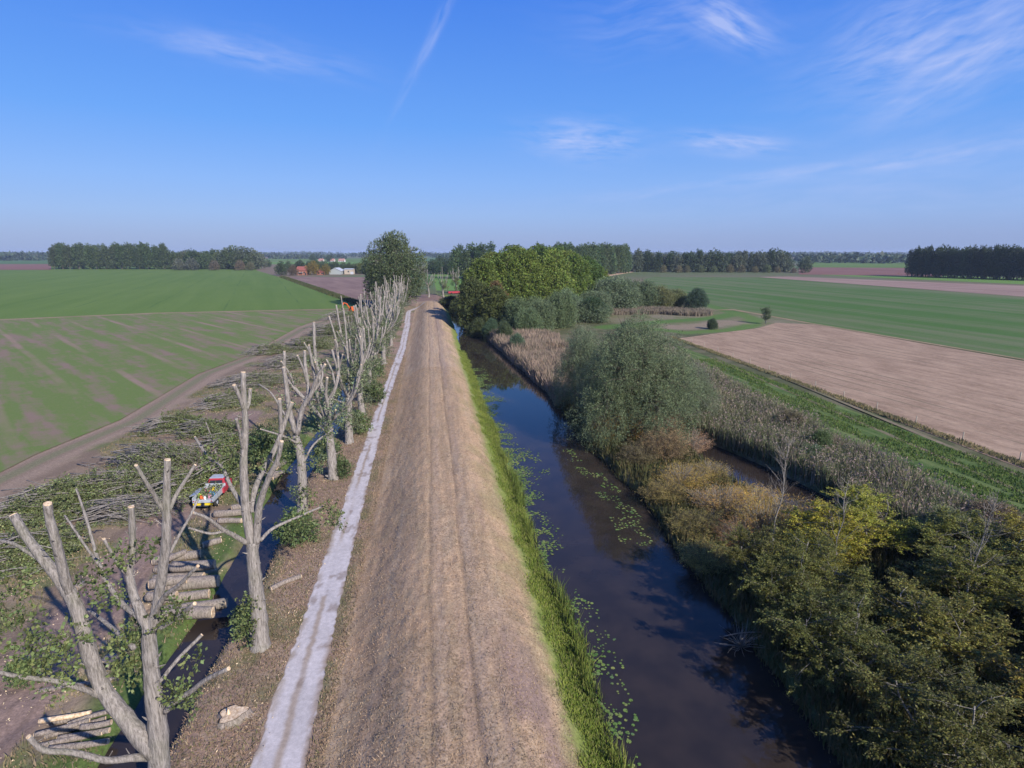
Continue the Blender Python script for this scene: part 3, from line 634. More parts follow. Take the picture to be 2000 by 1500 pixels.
# the big grey willow by the river and its neighbours
lw = lobes_for(16, 14, .3, 26, 51, 'dome', .33); WIL = make_tree('willow_tree', lw, 15000, 12, .8, .2, BARKD, .35, 1.2, 34, seed=10, asp=.26, up=-.1, droop=.25, stems=4, spread=.4, shell=.62, clump=1.8)
x, y = at(1235, 872); place(WIL, x + .6, y + 2.5, .80, .3, (.115, .145, .075), 'large spreading grey-green willow on the river bank', 'tree', szz=top_z(622, x + .8, y + 2) / 14)
lw2 = lobes_for(9, 9, .2, 26, 53, 'dome', .42); WL2 = make_tree('willow_tree', lw2, 9000, 12, .8, .16, BARK, .2, .8, 20, seed=11, asp=.26, up=.2, droop=.2, stems=3, spread=.3, shell=.55)
def wil(x, y, pt, w, col, label, group=None): return place(WL2, x, y, w / 9, random.random() * 6, col, label, 'tree', group, szz=top_z(pt, x, y) / 9)
wil(20.5, 77, 640, 6.5, (.12, .15, .085), 'grey willow leaning over the river beside the large spreading willow')
wil(31, 68, 715, 7.5, (.13, .155, .09), 'smaller grey-green willow behind the large spreading willow')
wil(33, 76, 690, 6, (.13, .15, .085), 'low grey willow at the reeds beside the green strip')
# fine-twigged bushes of the island (upright shoots, sparse narrow leaves)
def twiggy(name, w, h, seed, nshoot, nl, size, tw, lean=.55, bark=BARKP):
    root = empty(name, (0, 0, 0)); r = np.random.default_rng(seed); a = r.random(nshoot) * 6.283; q = np.sqrt(r.random(nshoot))
    B = np.stack([np.cos(a) * q * w * .22, np.sin(a) * q * w * .22, np.zeros(nshoot)], 1)
    E = np.stack([np.cos(a) * q * w * .5, np.sin(a) * q * w * .5, h * np.sqrt(np.clip(1.02 - .75 * q ** 2, 0, 1)) * (.45 + .65 * r.random(nshoot))], 1)
    mb = MB()
    for k in range(0, nshoot):
        m = B[k] * .5 + E[k] * .5; m[:2] *= .8
        mb.tube([B[k], m, E[k]], [tw * 2.2 if k % 6 == 0 else tw, tw * .8, tw * .3], 4, sub=2, cap=False)
        if k % 2 == 0:
            for _ in range(3): 
                t = .35 + .5 * r.random(); s_ = B[k] * (1 - t) + E[k] * t; e = s_ + (E[k] - B[k]) * .25 + r.normal(0, .12, 3) * h * .8; mb.tube([s_, e], [tw * .5, tw * .2], 3, cap=False)
    mb.build('branches', bark, root)
    n = nshoot * 8; k = r.integers(0, nshoot, n); t = .12 + .92 * r.random((n, 1))
    P = B[k] * (1 - t) + E[k] * t + r.normal(0, .05, (n, 3)) * w; P[:, 2] = np.maximum(P[:, 2], .15)
    D = (E[k] - B[k]) / h + r.normal(0, .35, (n, 3))
    V, Q = sprigs(P, D, .6, nl, size, .26, .22); link('foliage', mesh('foliage', V, Q), LEAF, root); return root
TWA = twiggy('osier_bush', 6, 5.5, 61, 260, 13, .13, .02); TWB = twiggy('osier_bush', 6, 6, 63, 230, 10, .12, .022); TWC = twiggy('osier_bush', 5, 5, 65, 240, 14, .13, .02, bark=BARKD)
def osier(x, y, pt, w, col, label, group=None, p=None, hmin=1.5):
    col = tuple(v * k for v, k in zip(col, (1.45, 1.2, 1.0))); pt -= 14; w *= .85
    p = p or random.choice((TWA, TWB, TWC)); b = 6 if p is TWB else (5.5 if p is TWA else 5); return place(p, x, y, w / (5 if p is TWC else 6), random.random() * 6, col, label, 'bush', group, szz=max(hmin, top_z(pt, x, y)) / b)
osier(19.6, 62, 818, 4.5, (.24, .18, .05), 'orange-tinted bush on the river bank right below the large willow', None, TWA)
osier(22.2, 63, 800, 5, (.27, .2, .045), 'bright amber bush under the skirt of the large willow', None, TWA)
osier(25.5, 62, 800, 6.5, (.23, .17, .11), 'pale fawn bush with whitish twigs between large willow and pond', None, TWB)
osier(27.8, 59, 840, 6, (.24, .185, .13), 'pale dry bush with many whitish branches beside the pond head', None, TWB)
osier(23.5, 56, 850, 6, (.15, .13, .08), 'brown-grey bush low on the bank opposite the lily leaves', None, TWC)
osier(20.6, 55, 880, 5, (.1, .1, .06), 'dull dark bush at the water below the amber bush', None, TWC)
osier(22.6, 48.5, 925, 6, (.22, .19, .06), 'olive-gold willow bush at the pond tip of the island', None, TWA)
osier(25.8, 50, 950, 5, (.2, .18, .06), 'olive bush leaning over the pond end', None, TWA)
osier(19.8, 46, 985, 5, (.16, .15, .06), 'olive-brown bush on the river edge of the island', None, TWC)
osier(23.4, 43, 965, 6.5, (.26, .2, .07), 'tawny willow bush with purple twigs in the middle of the island', None, TWB)
osier(26.6, 43.5, 970, 6, (.27, .215, .055), 'golden willow bush beside the pond, tallest of the island', None, TWA)
osier(28.8, 39, 995, 6, (.28, .22, .06), 'yellow-gold willow bush at the near end of the pond', None, TWB)
osier(20, 39.5, 1050, 5.5, (.13, .13, .05), 'dark olive bush overhanging the river with pale twigs', None, TWC)
osier(22.0, 37.0, 1030, 5, (.2, .13, .06), 'rust-tinted bush between the tawny and the light olive bushes', None, TWB)
osier(31.5, 36.5, 1000, 5, (.24, .2, .06), 'straw-gold bush where the pond ends beside the reeds', None, TWB)
osier(24.6, 38, 985, 6.5, (.23, .19, .06), 'tawny-olive bush with a birch rising from it', None, TWA)
osier(18.3, 34.8, 1085, 4.6, (.17, .17, .06), 'light olive bush jutting over the river, lowest of the island', None, TWC)

# broadleaf trees at the lower right: loose open crowns on thin pale stems
def slender(seed, w, h, nl, size, stems=3, bark=BARKP, asp=.5):
    r = np.random.default_rng(seed); root = empty('young_tree', (0, 0, 0)); mb = MB(); P = []; D = []
    for s_ in range(stems):
        a = 6.283 * s_ / stems + r.random(); sp_ = w * (.1 + .12 * r.random()); hh = h * (.75 + .3 * r.random())
        pts = [np.array([math.cos(a) * sp_ * k * .33, math.sin(a) * sp_ * k * .33, hh * k / 5]) + r.normal(0, .09, 3) * k * .5 for k in range(6)]
        mb.tube(pts, np.linspace(.09, .025, 6), 6, sub=3)
        for q in range(15):
            t = .22 + .78 * r.random(); st = np.array([np.interp(t * 5, range(6), [p[i_] for p in pts]) for i_ in range(3)]); b_ = r.random() * 6.283; L = w * (.2 + .34 * r.random()) * (1.25 - .6 * t)
            dv = np.array([math.cos(b_), math.sin(b_), .25 + .9 * r.random()]); dv /= np.linalg.norm(dv); e = st + dv * L; m = (st + e) / 2 + r.normal(0, .08, 3) * L
            mb.tube([st, m, e], [.035 * (1.3 - t), .02, .008], 4, sub=2)
            for u in range(13):
                tt = .25 + .8 * r.random(); c = st * (1 - tt) + e * tt; d2 = dv * .6 + r.normal(0, .6, 3); d2 /= np.linalg.norm(d2); l2 = .35 + .6 * r.random()
                if u % 3 == 0: mb.tube([c, c + d2 * l2], [.011, .004], 3, cap=False)
                for v in range(2): P.append(c + d2 * l2 * r.random()); D.append(d2)
    mb.build('trunk', bark, root); P = np.array(P); ok = P[:, 2] > .2; V, Q = sprigs(P[ok], np.array(D)[ok], .45, nl, size, asp, .55, .1); link('crown', mesh('crown', V, Q), LEAF, root); return root
SLA = slender(71, 6, 8.5, 24, .13); SLB = slender(73, 6.5, 9, 24, .15, 4); SLC = slender(75, 6, 7.5, 26, .12, 4)
def slt(x, y, pt, w, col, label, p=None, group=None):
    col = tuple(v * k for v, k in zip(col, (1.4, 1.2, .85))); x -= 2.0 * max(0, min(1, (31 - y) / 6)) * (x < 30)
    p = p or random.choice((SLA, SLB, SLC)); b = {SLA: 8.5, SLB: 9, SLC: 7.5}[p]; return place(p, x, y, w / 6, random.random() * 6, col, label, 'tree', group, szz=max(4, top_z(pt, x, y)) / b)
slt(30.5, 35, 1010, 6, (.17, .2, .045), 'bright green-yellow young tree between osier bushes and reeds', SLA)
slt(25.4, 33.5, 1070, 6, (.17, .18, .035), 'yellow-flecked young tree below the golden bushes', SLB)
slt(33.5, 31, 1080, 6.5, (.09, .11, .035), 'broad green young tree in front of the reed bed', SLB)
slt(38.5, 30.5, 1075, 6, (.13, .13, .035), 'olive-yellow young tree in front of the reed bed edge', SLA)
slt(36.0, 26.5, 1120, 7, (.1, .11, .03), 'tall dark olive tree near the picture corner by the reeds', SLB)
slt(30.5, 27.5, 1150, 6.5, (.085, .1, .03), 'olive-green tree with forked white stem', SLA)
slt(22.7, 29, 1150, 6, (.075, .09, .03), 'shadowy green tree over the river bank beside the bare shrub', SLC)
slt(19.7, 30.5, 1180, 5, (.07, .08, .03), 'dark low tree right at the river edge', SLC)
slt(27.0, 23, 1240, 6.5, (.085, .095, .03), 'dense dark tree above the deep shaded river corner', SLB)
slt(32.5, 22, 1210, 7, (.11, .11, .03), 'yellowish leafy tree at the lower corner with crooked pale trunk', SLA)
slt(21.2, 23, 1300, 6, (.06, .075, .028), 'darkest bank tree with branches over the black water', SLC)
slt(21.7, 17.5, 1400, 6.5, (.06, .07, .025), 'nearest dark tree overhanging the river in shade', SLC)
slt(20.6, 27, 1230, 5, (.07, .085, .03), 'dark leaning tree beside the leafless shrub at the water', SLC)
slt(28, 17.5, 1380, 7, (.09, .085, .025), 'nearest brown-green tree under the corner canopy', SLB)
place(SLC, SMALLX[0], SMALLX[1], .5, 1, (.08, .11, .05), 'small upright tree at the corner of the brown field', 'tree', szz=4.6 / 7.5)
for k in range(34):   # low scrub that breaks up the reed bed
    y = 33 + 62 * random.random(); lo = np.interp(y, [33, 46, 56, 62, 95], [35, 36, 34.5, 33.5, 35]); x = lo + (float(np.interp(y, [20, 37, 107], [41, 42.4, 48.3])) - lo) * random.random(); q = random.choice((WS, WT, TWC)); e_ = random.uniform(.25, .5)
    place(q, x, y, e_, k, jc(random.choice(((.12, .16, .08), (.15, .16, .08), (.17, .14, .09), (.09, .13, .05))), .2), 'low grey-green or brownish scrub growing up through the reed bed', 'bush', 'scrub in the reed bed', szz=e_ * random.uniform(.9, 1.3))
# two thin white birches and the bare shrub
def bare(name, x, y, h, r0, seed, label, cat, bark, n=26, lean=(0, 0)):
    r = np.random.default_rng(seed); root = empty(name, (x, y, float(height(x, y))), label=label, cat=cat)
    mb = MB(); P = [np.array([0, 0, -.2])]
    for k in range(1, 7): P.append(np.array([lean[0] * k / 6 + r.normal(0, .1), lean[1] * k / 6 + r.normal(0, .1), h * k / 6]))
    mb.tube(P, np.linspace(r0, r0 * .25, 7), 7, sub=3); mb.build('trunk', bark, root); m2 = MB()
    for k in range(n):
        t = .4 + .58 * r.random(); s_ = np.array([np.interp(t * 6, range(7), [p[i_] for p in P]) for i_ in range(3)]); d = unit(1)[0]; d[2] = abs(d[2]) * .8 + .35; L = h * .28 * (1.2 - t)
        e = s_ + d * L; m2.tube([s_, (s_ + e) / 2 + r.normal(0, .06, 3), e], [r0 * .35, r0 * .2, r0 * .08], 4, sub=2)
        for _ in range(3): e2 = e + unit(1)[0] * L * .35 + (0, 0, L * .15); m2.tube([(s_ + e) / 2, e2], [r0 * .14, r0 * .05], 3)
    m2.build('branches', bark, root); return root
x, y = at(1525, 1215); bare('birch_tree', 23.2, 35.2, 8.5, .06, 81, 'thin white-stemmed birch rising through the tawny bushes', 'tree', BARKP, 30, (.6, 0))
bare('birch_tree', 24.3, 30.2, 7.5, .05, 83, 'slim pale birch stem among the dark bank trees', 'tree', BARKP, 22, (.4, .3))
bare('birch_tree', 29.3, 26.4, 8.0, .06, 85, 'forked pale trunk with bare upper limbs near the lower corner', 'tree', BARKP, 34, (.8, -.3))
root = empty('bare_shrub', (16.6, 27.0, -.4), label='leafless dead shrub with pale twigs at the river edge', cat='shrub'); root.scale = (.7, .7, .7); mb = MB()
for k in range(70):
    d = unit(1)[0]; d[2] = abs(d[2]) * .8 + .15; L = 1 + 1.4 * random.random(); e = d * L; mb.tube([(0, 0, 0), e * .5 + rng.normal(0, .12, 3), e], [.03, .018, .007], 4, sub=2)
mb.tube([(-1.6, 0, 1.0), (0, .1, 1.1), (1.7, .1, 1.0)], [.03, .05, .03], 5, sub=2)
mb.build('branches', BARKP, root)

# ------------------------------------------------------------------ reeds, grasses, litter, lily leaves (nobody could count them)
def blades(x, y, h, w, lean=.3, z=None, seg=2):
    n = len(x); z = height(x, y) if z is None else z; a = rng.random(n) * 6.283; l_ = np.stack([np.cos(a), np.sin(a)], 1) * (h * lean * rng.random(n))[:, None]
    b = rng.random(n) * 6.283; s = np.stack([np.cos(b), np.sin(b)], 1) * (w / 2)[:, None] if np.ndim(w) else np.stack([np.cos(b), np.sin(b)], 1) * w / 2
    P0 = np.stack([x, y, z], 1); P1 = P0 + np.concatenate([l_ * .3, (h * .6)[:, None]], 1); P2 = P0 + np.concatenate([l_, h[:, None]], 1); s3 = np.concatenate([s, np.zeros((n, 1))], 1)
    V = np.stack([P0 - s3, P0 + s3, P1 + s3 * .9, P1 - s3 * .9, P2 + s3 * .15, P2 - s3 * .15], 1).reshape(-1, 3)
    k = np.arange(n)[:, None] * 6; Q = np.concatenate([k + [0, 1, 2, 3], k + [3, 2, 4, 5]]); return V, Q
def mat_blades(name, cols, trans=.2):
    g = newmat(name); geo = g.n('NewGeometry'); cr = g.n('ValToRGB'); g.l(geo.outputs['Random Per Island'], cr.inputs[0]); e = cr.color_ramp; e.interpolation = 'LINEAR'
    e.elements[0].color = (*cols[0], 1); e.elements[1].color = (*cols[-1], 1); e.elements[1].position = 1
    for k, c in enumerate(cols[1:-1]): q = e.elements.new((k + 1) / (len(cols) - 1)); q.color = (*c, 1)
    t = g.tex(.35, detail=3.0); c = g.mix(1.0, cr.outputs[0], g.mix(g.ramp(t, .3, .7), (.7, .75, .75), (1.25, 1.2, 1.15)), 'MULTIPLY')
    d = g.n('BsdfDiffuse'); g.l(c, d.inputs[0]); tr = g.n('BsdfTranslucent'); g.l(c, tr.inputs[0]); m = g.n('MixShader'); m.inputs[0].default_value = trans; g.l(d.outputs[0], m.inputs[1]); g.l(tr.outputs[0], m.inputs[2]); g.l(m.outputs[0], g.out.inputs[0]); return g.m
def scatter(n, x0, x1, y0, y1, test, near=True):
    y = y0 + (y1 - y0) * rng.random(n) ** (1.5 if near else 1); x = x0 + (x1 - x0) * rng.random(n); ok = test(x, y); return x[ok], y[ok]
def stuff(name, V, Q, mat, label, cat): return tag(link(name, mesh(name, V, Q), mat), label, cat, kind='stuff')
RM = mat_blades('reed_blades', [(.12, .17, .07), (.2, .21, .12), (.26, .2, .16), (.14, .19, .08), (.18, .2, .11), (.31, .24, .21)])
RM2 = mat_blades('dry_reed_blades', [(.3, .23, .17), (.38, .28, .23), (.22, .2, .13), (.34, .25, .21)])
sL = lambda y: np.interp(y, [20, 37, 107, 140], [41.2, 42.6, 48.5, 51.5])
def t_reed(x, y): return (pond_mask(x, y) < .25) & (x > np.where(y < 36, 33.5, np.interp(y, [36, 46, 56, 62, 70, 80], [34.5, 32.6, 31.5, 30, 32, 34]))) & (x < sL(y) - .3 + .9 * (fbm(x * .4, y * .4, 8) - .5))
x, y = scatter(150000, 29, 54, 22, 125, t_reed); hgt_ = (1.5 + 1.3 * fbm(x * .3, y * .3, 77)) * (.6 + .5 * rng.random(len(x)))
V, Q = blades(x, y, hgt_, .05 + .03 * rng.random(len(x)), .45); k = rng.random(len(x)) < .3; T4 = V.reshape(-1, 6, 3)[k][:, 4]; PV, PQ = sprigs(T4, np.tile([[.25, .1, 1.0]], (len(T4), 1)) + rng.normal(0, .3, (len(T4), 3)), .12, 2, .2, .38, .4)
stuff('reed_plumes', PV, PQ, mat_blades('plumes', [(.26, .19, .18), (.34, .26, .24), (.2, .17, .14), (.22, .22, .14)]), 'soft purple-brown seed plumes over the reed bed', 'reeds')
stuff('reed_bed', V, Q, RM, 'purple-brown and green reed bed between the pond and the green strip', 'reeds')
def t_rr(x, y): r_ = river_right(y); return (x > r_ + .2) & (x < r_ + 14 + 3 * fbm(y * .1, x * .1, 4)) & (pond_mask(x, y) < .3)
x, y = scatter(60000, 12, 36, 80, 150, t_rr, False); V, Q = blades(x, y, (1.3 + 1.4 * fbm(x * .25, y * .25, 78)) * (.6 + .6 * rng.random(len(x))), .08 + .05 * rng.random(len(x)), .4); stuff('reed_bank', V, Q, RM2, 'dry pinkish reeds along the far river bank', 'reeds')
def t_r3(x, y): return (polydist(x, y, [at(1180, 612), at(1290, 610), at(1350, 614)]) < 7)
x, y = scatter(90000, 50, 110, 170, 235, t_r3, False); V, Q = blades(x, y, 1.6 * (.6 + .6 * rng.random(len(x))), .14 + .06 * rng.random(len(x)), .4, z=np.zeros(len(x))); stuff('reed_patch', V, Q, mat_blades('grey_reed', [(.2, .17, .13), (.26, .21, .17), (.17, .16, .11)]), 'grey dry reeds in front of the willow thicket', 'reeds')
# under-storey of the island and banks
def t_u(x, y): r_ = river_right(y); return (x > r_ - .1) & (x < 34) & (pond_mask(x, y) < .2)
x, y = scatter(70000, 16, 36, 14, 90, t_u); V, Q = blades(x, y, .3 + .7 * rng.random(len(x)) ** 1.5, .06 + .04 * rng.random(len(x)), .6); stuff('bank_undergrowth', V, Q, mat_blades('undergrowth', [(.06, .075, .03), (.1, .1, .045), (.15, .12, .065)]), 'tangled undergrowth and sedge beneath the bank bushes', 'undergrowth')
# verge of tall dry grass beside the stubble field, sedge on the dike's water edge
a, b = at(1325, 664), at(2120, 955); x, y = scatter(60000, 55, 62, 35, 142, lambda x, y: np.abs(x - (b[0] + (a[0] - b[0]) * (y - b[1]) / (a[1] - b[1])) - .1) < .75, True)
V, Q = blades(x, y, .1 + .36 * rng.random(len(x)) * (.3 + noise(x * .6, y * .6, 71)), .06 + .03 * rng.random(len(x)), .5, z=np.full(len(x), .05)); stuff('field_verge_grass', V, Q, mat_blades('verge_grass', [(.15, .17, .07), (.3, .24, .14), (.22, .2, .1)]), 'strip of tall dry grass between green strip and stubble field', 'grass')
x, y = scatter(60000, 40, 58, 30, 110, lambda x, y: (x > sL(y) - .5) & (x < np.interp(y, [30, 47, 128], [55.5, 56, 56.5])) & (noise(x * .8, y * .2, 15) > .3))
V, Q = blades(x, y, .08 + .22 * rng.random(len(x)) ** 1.5, .06 + .04 * rng.random(len(x)), .8, z=np.full(len(x), .14)); stuff('strip_grass', V, Q, mat_blades('strip_grass_blades', [(.06, .12, .025), (.14, .2, .055), (.1, .15, .04), (.17, .18, .08)]), 'rough green clover and grass growing on the strip beside the reeds', 'grass')
lbk = lambda y: 7.3 + .9 * (fbm(y * .16, 7.1, 21, 3) - .5) + .3 * (noise(y * 1.3, 4, 22) - .5)
x, y = scatter(170000, 4.6, 8.6, 15, 130, lambda x, y: (x > 5.15 + .9 * noise(x * .7, y * .7, 3) + .8 * rng.random(len(x)) ** .5) & (x < lbk(y) + .45))
V, Q = blades(x, y, (.07 + .16 * rng.random(len(x))) * (1 + 1.3 * sm(-.9, 0, x - lbk(y)) * (noise(y * .5, 3, 6))), .03 + .02 * rng.random(len(x)), .7); stuff('bank_grass', V, Q, mat_blades('bank_grass_blades', [(.15, .22, .04), (.26, .29, .07), (.11, .18, .03), (.3, .28, .12)]), 'lush green grass along the foot of the dike at the river edge', 'grass')
x, y = scatter(9000, 6, 8.8, 15, 60, lambda x, y: (np.abs(x - lbk(y) - .15) < .35) & (noise(y * .35, 8, 5) > .45))
V, Q = blades(x, y, .5 + .8 * rng.random(len(x)), .03 + .02 * rng.random(len(x)), .5); stuff('water_sedge', V, Q, mat_blades('sedge', [(.1, .16, .03), (.2, .22, .06), (.08, .13, .03)]), 'tufts of tall sedge where the dike meets the river', 'sedge')
x, y = scatter(190000, -5.4, 5.6, 15, 100, lambda x, y: rng.random(len(x)) < .35 + .6 * noise(x * 1.6, y * .3, 12))
V, Q = blades(x, y, .02 + .05 * rng.random(len(x)) ** 2, .025 + .02 * rng.random(len(x)), 3.2); stuff('mown_grass', V, Q, mat_blades('mown_straw', [(.32, .225, .15), (.44, .325, .22), (.37, .265, .175), (.25, .18, .115), (.54, .42, .3)]), 'short mown straw and dry grass tufts covering the dike', 'straw')
x, y = scatter(90000, -12.2, -4.9, 15, 120, lambda x, y: ((x < pl(y) - .05) | (x > pr(y) + .05)))
V, Q = blades(x, y, .03 + .13 * rng.random(len(x)) ** 2, .03 + .03 * rng.random(len(x)), 2.2); stuff('verge_grass', V, Q, mat_blades('verge_blades', [(.27, .19, .14), (.16, .16, .07), (.4, .3, .22), (.22, .155, .11), (.33, .23, .17)]), 'dry grass and leaf litter between the ditch and the white path', 'grass')
x, y = scatter(70000, -36, -13.6, 14, 110, lambda x, y: (fbm(x * .35, y * .35, 51) > .5) & (polydist(x, y, [(-20.8, 5), (-20.6, 36), (-21.8, 48), (-24, 62), (-24.5, 80)]) > 2.2) & (polydist(x, y, TRACK) > 2.6))
V, Q = blades(x, y, .08 + .25 * rng.random(len(x)) ** 2, .04 + .03 * rng.random(len(x)), .9); stuff('work_strip_grass', V, Q, mat_blades('strip_blades', [(.13, .14, .06), (.21, .17, .1), (.28, .21, .15), (.16, .16, .07)]), 'patchy trampled grass on the felling strip', 'grass')
x, y = scatter(30000, -34, -5, 14, 110, lambda x, y: ((x < -13.8) | (x > -12)) & (x < pl(y) + .3) & (noise(x * .9, y * .9, 14) + .5 * (rng.random(len(x)) - .5) > .55)); n = len(x)
P = np.stack([x, y, height(x, y) + .05], 1); V, Q = sprigs(P, unit(n) * (1, 1, .15), .1, 1, .1, .5, .1); stuff('wood_chips', V, Q, mat_blades('chips', [(.5, .37, .24), (.65, .52, .36), (.35, .25, .17)], 0), 'pale wood chips and bark scraps scattered around the felled trees', 'wood chips')
# lily leaves
def pads(n, test, y0, y1, x0, x1):
    x, y = scatter(n, x0, x1, y0, y1, test, False)
    k = rng.random(len(x)) < np.clip(.3 + (y - 16) / 35, 0, 1); x, y = x[k], y[k]; n = len(x); r = .04 + .085 * rng.random(n) ** 2; k = np.linspace(.25, 2 * np.pi - .25, 8); rot = rng.random(n) * 6.283
    Vx = x[:, None] + np.cos(k[None] + rot[:, None]) * r[:, None]; Vy = y[:, None] + np.sin(k[None] + rot[:, None]) * r[:, None]
    z = -.494 + .02 * rng.random(n)[:, None] * np.ones((1, 8)) + .012 * rng.random((n, 8)); V = np.stack([np.stack([Vx, Vy, z], -1)], 0)[0]
    V = np.concatenate([np.stack([x, y, z[:, 0]], -1)[:, None], V], 1).reshape(-1, 3); b = np.arange(n)[:, None] * 9; return V, (b + np.arange(9)[None])
LM = mat_blades('lily_leaf', [(.09, .17, .05), (.14, .22, .06), (.22, .24, .08), (.1, .18, .08)], 0)
V, Q = pads(40000, lambda x, y: (x > lbk(y) + .15) & (x < lbk(y) + .3 + 4.6 * fbm(y * .2, 1.7, 19, 2) * (.1 + rng.random(len(x)) ** 1.7)) & (noise(x * 1.1, y * .9, 23) + .35 * (rng.random(len(x)) - .5) > .42), 16, 110, 6.8, 11.5); stuff('lily_pads', V, Q, LM, 'green water lily leaves floating along the dike side of the river', 'lily leaves')
V, Q = pads(2600, lambda x, y: (x > river_right(y) - 3.4 + .02 * (y - 40)) & (x < river_right(y) - .7) & (noise(x * 1.2, y * .9, 29) > .5), 39, 62, 12, 19); stuff('lily_pads', V, Q, LM, 'yellow-green lily leaves floating under the island bushes', 'lily leaves')

# ------------------------------------------------------------------ pollarded poplars
def cut_end(p, d, r, parent):
    b = MB(); b.tube([p - d * .01, p + d * .025], [r * .97, r * .93], 12, True); return b.build('cut_end', CUT, parent, False)
def limb(root, base, pts, radii, cut=True, name='limb', seg=9):
    o3 = np.array(base); b = MB(); e, d = b.tube(np.array(pts) - o3, radii, seg, cap=True, rough=.2, sub=5)
    P_ = np.array(pts) - o3
    if len(P_) > 2 and radii[0] > .11:
        for _ in range(int(3 + radii[0] * 22)):
            t = random.uniform(.1, .95) * (len(P_) - 1); i_ = int(t); q = P_[i_] * (1 - t + i_) + P_[min(i_ + 1, len(P_) - 1)] * (t - i_); rr = radii[i_] * .9
            u = unit(1)[0]; u[2] = abs(u[2]) * .5; b.tube([q + u * rr * .5, q + u * (rr + .05), q + u * (rr + random.uniform(.08, .4)) + (0, 0, .1)], [rr * .34, rr * .16, .012], 5, cap=False)
    o = b.build(name, BARK, root)
    if cut: cut_end(e, d, radii[-1], o)
    return o
def leaves_at(root, base, spots, col, size=.13, name='foliage'):
    P = []; D = []; mb = MB()
    for (c, r, n) in spots:
        c0 = np.array(c) - np.array(base)
        for _ in range(max(2, n // 9)):
            q = c0 + rng.normal(0, .25, 3) * r; e = q + unit(1)[0] * r * .8 + (0, 0, r * .5); mb.tube([q, (q + e) / 2 + rng.normal(0, .04, 3), e], [.018, .012, .005], 3, cap=False)
        u = unit(n); P.append(np.array(c) - np.array(base) + u * r * rng.random((n, 1)) ** .5); D.append(u + (0, 0, .2))
    V, Q = sprigs(np.vstack(P), np.vstack(D), .35, 7, size, .7, .5); SV = np.vstack(mb.V); SQ = np.vstack(mb.Q) + len(V); nq = len(Q)
    o = link(name, mesh(name, np.vstack([V, SV]), np.vstack([Q, SQ]), np.r_[np.zeros(nq), np.ones(len(SQ))]), [LEAF, BARKD], root); o.color = (*col, 1); return o
def hero(basepx, base_y, limbs, spots, label, trunk):
    bx, by = at(*basepx, .3); by = base_y or by; b0 = on_plane(basepx[0], basepx[1], by); base = (b0[0], by, float(height(b0[0], by)))
    root = empty('pollard_poplar', base, label=label, cat='tree', group='pollarded poplars beside the path')
    W = lambda px, py, dy=0: on_plane(px, py, by + dy)
    tp, tr_ = trunk; pts = [(base[0], base[1], base[2] - .3), (base[0], base[1], base[2] + .35)] + [W(*p) for p in tp]
    limb(root, base, pts, [tr_[0] * 1.65, tr_[0] * 1.15] + tr_, False, 'trunk', 14)
    for pp, rr, cut in limbs: limb(root, base, [W(*p) for p in pp], rr, cut)
    if spots: leaves_at(root, base, [(W(px, py, dy), r, int(n * .55)) for px, py, dy, r, n in spots], (.1, .125, .045))
    return root
